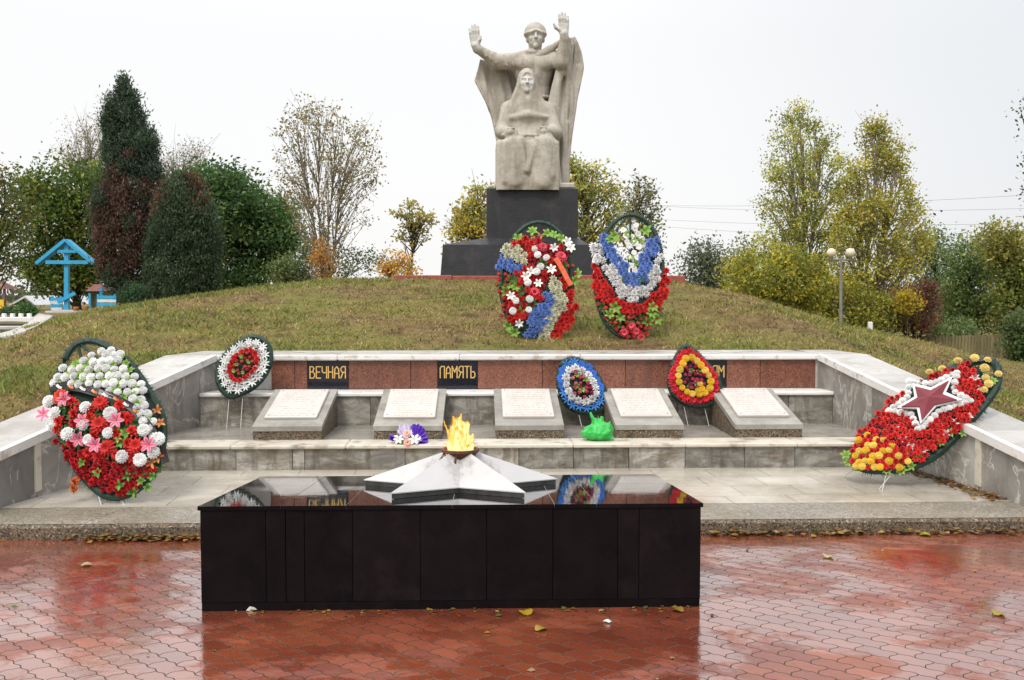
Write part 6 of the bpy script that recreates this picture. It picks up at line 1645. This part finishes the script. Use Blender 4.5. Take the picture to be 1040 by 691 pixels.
# ---------------------------------------------------------------- turf blades
def noise2(x, y):
    return (np.sin(x * 1.1 + 2 * np.sin(y * .7)) + np.sin(y * 1.5 + 1.7 * np.sin(x * .9 + 1)) + np.sin(x * 3.1 + y * 2.3) * .6 + np.sin(x * 5.7 - y * 4.9) * .4) / 3
N = 150000
yy = 8 + 14 * rng.random(N) ** 1.35; xx = (rng.random(N) - .5) * 2 * (yy * .62 + 1.2)
ins = (yy < 11.68) & (xx > XL(yy) - .56) & (xx < XR(yy) + .56)
xx, yy = xx[~ins], yy[~ins]
zz = terrain(xx, yy); N = len(xx)
m_ = 1.7 * noise2(xx * 1.1, yy * 1.3) + .5 * noise2(xx * 4.3 + 3, yy * 5) + rng.normal(size=N) * .27
left = np.clip((-xx - 1) / 5, 0, 1) * .42 - .08
pal = np.array([(.13, .070, .034), (.23, .145, .065), (.36, .26, .11), (.235, .225, .055), (.15, .18, .038)])
ci = np.clip(((m_ + left + 1.15) / 2.3 * 5).astype(int), 0, 4)
keep = rng.random(N) < np.array([.25, .5, .9, 1.0, 1.0])[ci]
xx, yy, zz, ci = xx[keep], yy[keep], zz[keep], ci[keep]; N = len(xx)
h = rng.uniform(.018, .055, N) * (1 + .5 * (ci >= 3)); a = rng.uniform(0, 6.28, N); w = rng.uniform(.004, .009, N) * (1 + yy / 30)
ln = rng.normal(size=(N, 2)) * h[:, None] * .8
b = np.stack([xx, yy, zz - .006], 1); du = np.stack([np.cos(a) * w, np.sin(a) * w, np.zeros(N)], 1)
tipp = b + np.stack([ln[:, 0], ln[:, 1], h], 1)
v = np.stack([b - du, b + du, tipp], 1).reshape(-1, 3)
c = np.repeat(pal[ci] * rng.uniform(.7, 1.35, (N, 1)), 3, 0)
go = link('grass', npmesh('grass', v, np.arange(3 * N).reshape(-1, 3), [M['blade']], cols=c)); tag(go, kind='stuff')
# dead leaves blown over the mound
N = 1500; y = rng.uniform(9, 20, N); x = (rng.random(N) - .45) * 1.3 * (y * .6 + 1)
ok = ~((y < 11.75) & (x > XL(y) - .6) & (x < XR(y) + .6)); x, y = x[ok], y[ok]
MLX, MLY = x, y
def flat_later(): return flatleaves(MLX, MLY, terrain(MLX, MLY) + .012, .05, np.array([(.20, .11, .05), (.12, .065, .03), (.30, .20, .09), (.26, .13, .04)])[rng.choice(4, len(MLX))])
# a few weed clumps
cen = []
for k in range(90):
    y = rr_.uniform(12.0, 17); x = rr_.uniform(-8, 8); 
    if rr_.random() < .4: x = rr_.uniform(4.8, 9); y = rr_.uniform(10, 17)
    n = 16; o = rng.normal(size=(n, 3)) * np.array([.07, .07, .012]); p = np.array([x, y, 0]) + o; p[:, 2] = terrain(p[:, 0], p[:, 1]) + rng.uniform(.005, .03, n); cen.append(p)
cen = np.concatenate(cen); pal = np.array([(.09, .13, .03), (.13, .15, .05), (.17, .16, .07)])
v, f, c = leaves(cen, np.full(len(cen), .06), .4, pal[rng.choice(3, len(cen))])
tag(link('weeds', npmesh('weeds', v, f, [M['leaf']], cols=c)), kind='stuff')

# ---------------------------------------------------------------- fallen leaves
def flatleaves(x, y, z, size, cols, curl=.35):
    N = len(x); a = rng.uniform(0, 6.28, N); s = size * rng.uniform(.6, 1.3, N)
    d = np.stack([np.cos(a), np.sin(a), rng.uniform(-.1, curl, N)], 1); w = np.stack([-np.sin(a), np.cos(a), rng.uniform(-curl, curl, N)], 1)
    p = np.stack([x, y, z], 1)
    v = np.stack([p - d * s[:, None] * .5, p + w * s[:, None] * .33 + [0, 0, .004], p + d * s[:, None] * .5, p - w * s[:, None] * .33 + [0, 0, .004]], 1)
    v[:, :, 2] = np.maximum(v[:, :, 2], p[:, None, 2] - .0005)
    return v.reshape(-1, 3), np.arange(4 * N).reshape(-1, 4), np.repeat(cols * rng.uniform(.7, 1.2, (N, 1)), 4, 0)
v, f, c = flat_later()
tag(link('mound_leaf_litter', npmesh('mound_leaf_litter', v, f, [M['leaf']], cols=c)), kind='stuff')
LP = 1.1 * np.array([(.30, .16, .035), (.20, .09, .03), (.11, .055, .025), (.38, .26, .05), (.10, .14, .03), (.34, .25, .13)])
N = 640
x = np.concatenate([rng.uniform(-2.75, -1.9, 240), rng.uniform(-4.0, 4.3, 120), rng.uniform(1.6, 4.3, 280)]); y = 6.875 - np.abs(rng.normal(size=N)) * .045
v, f, c = flatleaves(x, y, .006 + rng.random(N) * .03, .05, LP[rng.choice(6, N, p=[.25, .25, .22, .12, .04, .12])])
tag(link('kerb_leaf_litter', npmesh('kerb_leaf_litter', v, f, [M['leaf']], cols=c)), kind='stuff')
N = 330
t = rng.random(N); yv = 7.45 + 1.5 * t; x = XR(yv) - np.abs(rng.normal(size=N)) * .08 - .01
v, f, c = flatleaves(x, yv, KZ + .007 + rng.random(N) * .02, .05, LP[rng.choice(6, N, p=[.3, .3, .25, .06, .04, .05])])
tag(link('corner_leaf_litter', npmesh('corner_leaf_litter', v, f, [M['leaf']], cols=c)), kind='stuff')
N = 90
x = np.concatenate([rng.uniform(BX0, BX1, 50), rng.uniform(-3.6, 3.9, 40)]); y = np.concatenate([D1 - .012 - np.abs(rng.normal(size=50)) * .05, rng.uniform(4.2, 6.8, 40)])
v, f, c = flatleaves(x, y, np.full(N, .005), .035, LP[rng.choice(6, N)])
tag(link('scattered_litter', npmesh('scattered_litter', v, f, [M['leaf']], cols=c)), kind='stuff')
def single_leaf(label, px, py, size, col, z=0.0):
    p = PZ(px, py, z); F = FL_()
    F.petal(rr_.uniform(0, 6), size, size * .75, lambda t: (t, .12 * size * math.sin(t * 3)), mul(col, .85), col, r0=0, seg=6, tip=1.0, cup=.25)
    v = np.array(F.v); o = obj('fallen_leaf', np.concatenate([v + p + [0, 0, .004], v + p + [0, 0, .006]]), F.f + [tuple(i + len(v) for i in q2) for q2 in F.f], [M['leaf']], None, cols=np.array(F.c + F.c))
    tag(o, label, 'leaf', 'fallen leaves on the wet paving')
single_leaf('yellow leaf lying on the paving just below the middle of the podium', 536, 626, .075, (.60, .40, .03))
single_leaf('ochre leaf on the red paving a little in front of the podium', 553, 639, .06, (.42, .30, .06))
single_leaf('small tan leaf at the right foot of the podium', 684, 620, .06, (.45, .26, .05))
single_leaf('yellowish leaf on the wet paving near the right edge', 1016, 623, .07, (.50, .38, .08))
single_leaf('pale dry leaf on the paving right of the podium', 842, 565, .07, (.50, .42, .22))
single_leaf('pale leaf on the paving below the left wreath', 93, 575, .06, (.55, .45, .26))
single_leaf('green leaf among the brown litter at the kerb, left of the podium', 152, 549, .08, (.12, .30, .04))
single_leaf('yellow leaf against the kerb right of the podium', 945, 545, .07, (.50, .45, .05))
def scrap(label, px, py, sz, mat, name):
    p = PZ(px, py, 0); rs = random.Random(px); mb = MB(); v = []
    for k in range(16):
        a = rs.uniform(0, 6.28); b_ = rs.uniform(0, 1.4); r = sz * rs.uniform(.55, 1.0); v.append((p[0] + r * math.cos(a) * math.cos(b_), p[1] + .02 + r * math.sin(a) * math.cos(b_) * .7, .002 + r * math.sin(b_) * .7))
    mb.hull(v); tag(mb.build(name, mat, None), label, name.replace('_', ' '))
scrap('crumpled white paper scrap on the paving right of the yellow leaf', 617, 634, .028, M['white'], 'paper_scrap')
scrap('crumpled clear plastic scrap at the foot of the podium, left side', 254, 622, .035, M['concrete'], 'plastic_scrap')
scrap('small dark pebble on the wet paving right of the podium', 724, 627, .016, M['darkstone'], 'pebble')

# ---------------------------------------------------------------- left background: cross, fence, hut, house, playground
YC = 46.0
def gz(px, Y):
    x = PY(px, 300, Y)[0]; return float(terrain(x, Y))
kc = YC / 1000
cr = thing('roofed_cross', 'tall sky blue wooden cross under a small gabled roof frame', 'cross', (PY(68, 300, YC)[0], YC, gz(68, YC)))
def beam(px0, py0, px1, py1, wpx, dep, mat, root, name, Y=YC, dy=0):
    a, b_ = PY(px0, py0, Y + dy), PY(px1, py1, Y + dy); d = (b_ - a) / np.linalg.norm(b_ - a); n = np.array([-d[2], 0, d[0]]) * wpx * Y / 2000; e = np.array([0, dep / 2, 0])
    p = [a - n - e, b_ - n - e, b_ - n + e, a - n + e, a + n - e, b_ + n - e, b_ + n + e, a + n + e]
    return MB().hexa(p).build(name, mat, root)
beam(68, 318, 68, 246, 4.2, .2, M['blue'], cr, 'post'); beam(47, 266.5, 90, 266.5, 3.6, .18, M['blue'], cr, 'cross_beam', dy=-.12); beam(59, 255.5, 78, 255.5, 3.0, .16, M['blue'], cr, 'upper_beam', dy=-.12)
beam(67.5, 244.5, 38.5, 268, 3.2, .5, M['blue'], cr, 'roof_slope', dy=-.02); beam(68.5, 244.5, 96.5, 268, 3.2, .5, M['blue'], cr, 'roof_slope', dy=.02); beam(59, 307, 76, 298, 3.4, .16, M['blue'], cr, 'slanted_beam', dy=-.12)
MB().box(*(lambda p: (p[0] - .45, p[0] + .45, YC - .4, YC + .4, gz(68, YC) - .1, gz(68, YC) + .12))(PY(68, 300, YC)), .02).build('footing', M['concrete'], cr)
def slat_fence(label, px0, px1, py0, py1, n, Y):
    r = thing('slat_fence', label, 'fence', (PY((px0 + px1) / 2, 300, Y)[0], Y, gz(px0, Y)), 'low blue slat fences round the cross')
    for i in range(n):
        py = py0 + (py1 - py0) * i / (n - 1); beam(px0, py, px1, py, 3.0, .04, M['blue'] if i % 2 == 0 else M['white'], r, 'slat', Y)
    for px in (px0 + 1, px1 - 1): beam(px, py1 + 3, px, py0 - 3, 2.2, .12, M['blue'], r, 'post', Y, .09)
slat_fence('short blue and white slat fence just left of the blue cross', 52, 63, 304, 314, 4, 47.5)
slat_fence('blue slat fence right of the blue cross, before the dark conifer', 99, 118, 302, 313, 4, 41.5)
tag(MB().box(PY(52, 300, 45)[0], PY(119, 300, 45)[0], 44.3, 44.7, .8, gz(80, 44.5) + .10, .02).build('white_kerb', M['concrete'], None), 'low pale kerb in front of the blue cross and fences', 'kerb')
hut = thing('garden_hut', 'small hut with a brownish roof and blue posts behind the blue fence', 'hut', (PY(97, 300, 50)[0], 50, gz(97, 50)))
x0, x1 = PY(91, 300, 50)[0], PY(104, 300, 50)[0]
MB().box(x0, x1, 50, 51, gz(97, 50), 1.9).build('wall', M['wood'], hut)
mb = MB(); mb.hexa([(x0 - .1, 49.7, 1.9), (x1 + .1, 49.7, 1.9), (x1 + .1, 51.3, 1.9), (x0 - .1, 51.3, 1.9), (x0 + .1, 50.3, 2.25), (x1 - .1, 50.3, 2.25), (x1 - .1, 50.7, 2.25), (x0 + .1, 50.7, 2.25)]); mb.build('roof', M['redroof'], hut)
beam(103, 316, 103, 292, 2.6, .14, M['blue'], hut, 'post', 49.8); beam(91.5, 316, 91.5, 298, 2.2, .14, M['blue'], hut, 'post', 49.8)
for px, lab in ((77, 'brown clay pot left of the two pots below the cross'), (87, 'small clay pot nearer the hut, right of the cross')):
    p = PY(px, 300, 45.6); z = gz(px, 45.6); r = .13 if px == 77 else .15
    tag(MB().lathe([(0, 0), (r * .8, 0), (r, .2), (r * .95, r * 2), (r * .8, r * 2.3), (r * .7, r * 2.25), (0, r * 2.1)], (p[0], 45.6, z - .01), 16).build('clay_pot', M['orangewood'], None, smooth=True), lab, 'pot')
YH = 85.0
x0, x1 = PY(9, 300, YH)[0], PY(38, 300, YH)[0]; hz = float(terrain((x0 + x1) / 2, YH))
ho = thing('gabled_house', 'far house with a pale sheet roof and a brown red gable', 'house', ((x0 + x1) / 2, YH, hz))
ze, zr_ = PY(20, 312, YH)[2], PY(30, 301, YH)[2]; xm = PY(28, 300, YH)[0]
mb = MB(); mb.add([(x0, YH, hz - .5), (x1, YH, hz - .5), (x1, YH, ze), (xm, YH, zr_ - .1), (x0, YH, ze), (x0, YH + 12, hz - .5), (x1, YH + 12, hz - .5), (x1, YH + 12, ze), (xm, YH + 12, zr_ - .1), (x0, YH + 12, ze)],
       [(0, 1, 2, 3, 4), (9, 8, 7, 6, 5), (0, 4, 9, 5), (1, 6, 7, 2)]); mb.build('wall', M['redroof'], ho)
for xe in (x0, x1):
    s_ = -1 if xe == x0 else 1; mb = MB()
    a, b_ = (xm, zr_), (xe + s_ * .4, ze - .2)
    mb.hexa([(a[0], YH - .5, a[1] - .12), (b_[0], YH - .5, b_[1] - .12), (b_[0], YH + 12.5, b_[1] - .12), (a[0], YH + 12.5, a[1] - .12), (a[0], YH - .5, a[1] + .05), (b_[0], YH - .5, b_[1] + .05), (b_[0], YH + 12.5, b_[1] + .05), (a[0], YH + 12.5, a[1] + .05)]); mb.build('roof', M['greyroof'], ho)
YP = 44.0
pg = thing('play_tower', 'wooden play tower with a yellow panel and red pyramid roof, cut by the left edge', 'play tower', (PY(-6, 300, YP)[0], YP, gz(-6, YP)))
for px in (-16, 4.5): beam(px, 318, px, 292, 2.0, .1, M['redroof'], pg, 'post', YP); beam(px, 318, px, 292, 2.0, .1, M['redroof'], pg, 'post', YP, .9)
beam(-16, 309, 4, 309, 9, .06, M['yellow'], pg, 'yellow_panel', YP, -.08); beam(-16, 314, 4, 314, 2.4, .9, M['orangewood'], pg, 'deck', YP, .45)
a = PY(-19, 293.5, YP); b_ = PY(7, 293.5, YP); c = PY(-6, 284, YP)
MB().add([a + [0, -.2, 0], b_ + [0, -.2, 0], b_ + [0, 1.2, 0], a + [0, 1.2, 0], c + [0, .5, 0]], [(0, 1, 4), (1, 2, 4), (2, 3, 4), (3, 0, 4), (3, 2, 1, 0)]).build('roof', M['redroof'], pg)
tree('round_bush', 'clipped round green bush left of the pale path', 'shrub', [(18, 322), (19, 314), (26, 311), (34, 313), (36, 322)], 38.5, 27, 46, .12, 70, .09, [(.05, .12, .035, 3), (.09, .17, .05, 2)], DBK, .04, seed=71)
tree('round_bush', 'small dark bush beside the yellow play tower', 'shrub', [(4, 324), (5, 314), (12, 312), (15, 324)], 41, 10, 22, .12, 60, .1, [(.04, .08, .03, 3), (.06, .1, .04, 2)], DBK, .04, seed=72)
# curved pale path and the sunken dark steps with a blue white parapet
inner = [(-60, 352), (-20, 347), (0, 342.5), (14, 340), (26, 336), (38, 331), (48, 325), (54, 320.5)]
outer = [(-60, 344), (-20, 341), (0, 338.5), (10, 336), (19, 332.5), (28, 328), (34, 322.5), (38, 318)]
def on_ground(px, py, lift):
    for Y in np.arange(12, 70, .1):
        p = PY(px, py, Y)
        if p[2] < float(terrain(p[0], p[1])) + lift: return p
    return p
A = [on_ground(px, py, .04) for px, py in inner]; Bp = [on_ground(px, py, .04) for px, py in outer]
v = np.array(A + Bp); n = len(A); v2 = v - [0, 0, .25]
tag(link('path', npmesh('path', np.concatenate([v, v2]), [(i, i + 1, n + i + 1, n + i) for i in range(n - 1)] + [(i + 1, i, 2 * n + i, 2 * n + i + 1) for i in range(n - 1)] + [(n + i, n + i + 1, 3 * n + i + 1, 3 * n + i) for i in range(n - 1)], [M['concrete']])), kind='structure')
pr = thing('parapet', 'low blue white parapet with small pale posts above dark steps at the left edge', 'parapet', (PY(8, 300, 31)[0], 31, .8))
for i, (py, mt, nm) in enumerate(((326, M['white'], 'coping'), (331, M['darkstone'], 'dark_step'), (334.5, M['concrete'], 'pale_step'), (338, M['darkstone'], 'dark_step'))):
    Yq = .80 / ((py - 300) / 1000); p0, p1 = PY(-40, py, Yq), PY(31 - i * 6, py, Yq); MB().box(p0[0], p1[0], Yq, Yq + .5, p0[2] - .16, p0[2] + (.10 if i == 0 else .06), .01).build(nm, mt, pr)
for px in (-14, -5, 4, 12.5, 21, 29.5):
    p = PY(px, 324, 31.2); MB().box(p[0] - .05, p[0] + .05, 31.15, 31.3, p[2] - .1, PY(px, 318.5, 31.2)[2], .01).build('post', M['white'], pr)

# ---------------------------------------------------------------- right background: plank fence, lamp, cable lines
fe = thing('plank_fence', 'long weathered plank fence in front of the green trees on the right', 'fence', (PY(980, 300, 38)[0], 38, -.6))
rs = random.Random(4); px = 912.0; cnt = 0
mbs = MB()
while px < 1062:
    Y = 37 + (px - 912) * -.02; w = 3.3; zt = PY(px, 341 + rs.uniform(-.8, .8) + (px - 912) * -.012, Y)[2]; x0 = PY(px, 300, Y)[0]
    mb = MB(); mb.hexa([(x0, Y, -1.0), (x0 + .10, Y, -1.0), (x0 + .10, Y + .025, -1.0), (x0, Y + .025, -1.0), (x0, Y, zt), (x0 + .10, Y, zt - rs.uniform(0, .03)), (x0 + .10, Y + .025, zt - .02), (x0, Y + .025, zt)]); mb.build('plank', M['wood'], fe); px += w
for py in (346, 358): beam(912, py, 1062, py, 2, .05, M['wood'], fe, 'rail', 37.2)
lamp = thing('street_lamp', 'grey lamp post with two cream globes in front of the poplars', 'street lamp', (PY(854, 300, 33)[0], 33, gz(854, 33)))
MB().tube([PY(854, 345, 33), PY(854, 300, 33), PY(854.2, 262, 33)], [.055, .05, .042], 10).build('pole', M['lamp_metal'], lamp)
MB().tube([PY(843, 264.5, 33), PY(854, 263.8, 33), PY(865, 264.5, 33)], .035, 8).build('cross_arm', M['lamp_metal'], lamp)
for px in (844.4, 863.6):
    c = PY(px, 257, 33); prof = [(.001, -.16)] + [(.158 * math.sin(a), -.158 * math.cos(a)) for a in np.linspace(.3, math.pi - .01, 12)]
    MB().lathe(prof, c, 20).build('globe', M['globe'], lamp, smooth=True)
    MB().lathe([(.03, -.26), (.05, -.24), (.075, -.15), (.06, -.13)], c, 12).build('globe_holder', M['lamp_metal'], lamp)
tag(MB().box(PY(884, 300, 34)[0] - .07, PY(884, 300, 34)[0] + .07, 33.9, 34.05, -1, PY(884, 327, 34)[2], .02).build('white_post', M['white'], None), 'short white marker post at the foot of the right poplar', 'post')
YV = 120.0
pole_x = PY(648, 250, YV)[0]
po = thing('power_pole', 'far utility pole hidden behind the thin dusty green tree', 'pole', (pole_x, YV, 0))
MB().tube([(pole_x, YV, -.2), (pole_x, YV, 13)], [.18, .12], 8).build('pole', M['bark'], po)
for z in (10.2, 11.0, 12.6): MB().box(pole_x - .9, pole_x + .9, YV - .06, YV + .06, z, z + .12).build('cross_arm', M['bark'], po)
x2 = PY(1180, 200, 70)[0]
po2 = thing('power_pole', 'utility pole outside the right edge carrying the thin cables', 'pole', (x2, 70, 0))
MB().tube([(x2, 70, -.6), (x2, 70, 13.5)], [.18, .12], 8).build('pole', M['bark'], po2)
for i, (z1, z2) in enumerate(((12.7, 9.6), (12.7, 8.3), (11.1, 7.2), (10.3, 6.0))):
    pts = [np.array([pole_x + (x2 - pole_x) * t, YV + (70 - YV) * t, z1 + (z2 - z1) * t - 1.6 * 4 * t * (1 - t) * .4]) for t in np.linspace(0, 1, 9)]
    tag(MB().tube(pts, .013, 4).build('cable', M['lamp_metal'], None), 'thin overhead cable crossing the grey sky on the right', 'cable', 'overhead cables on the right')
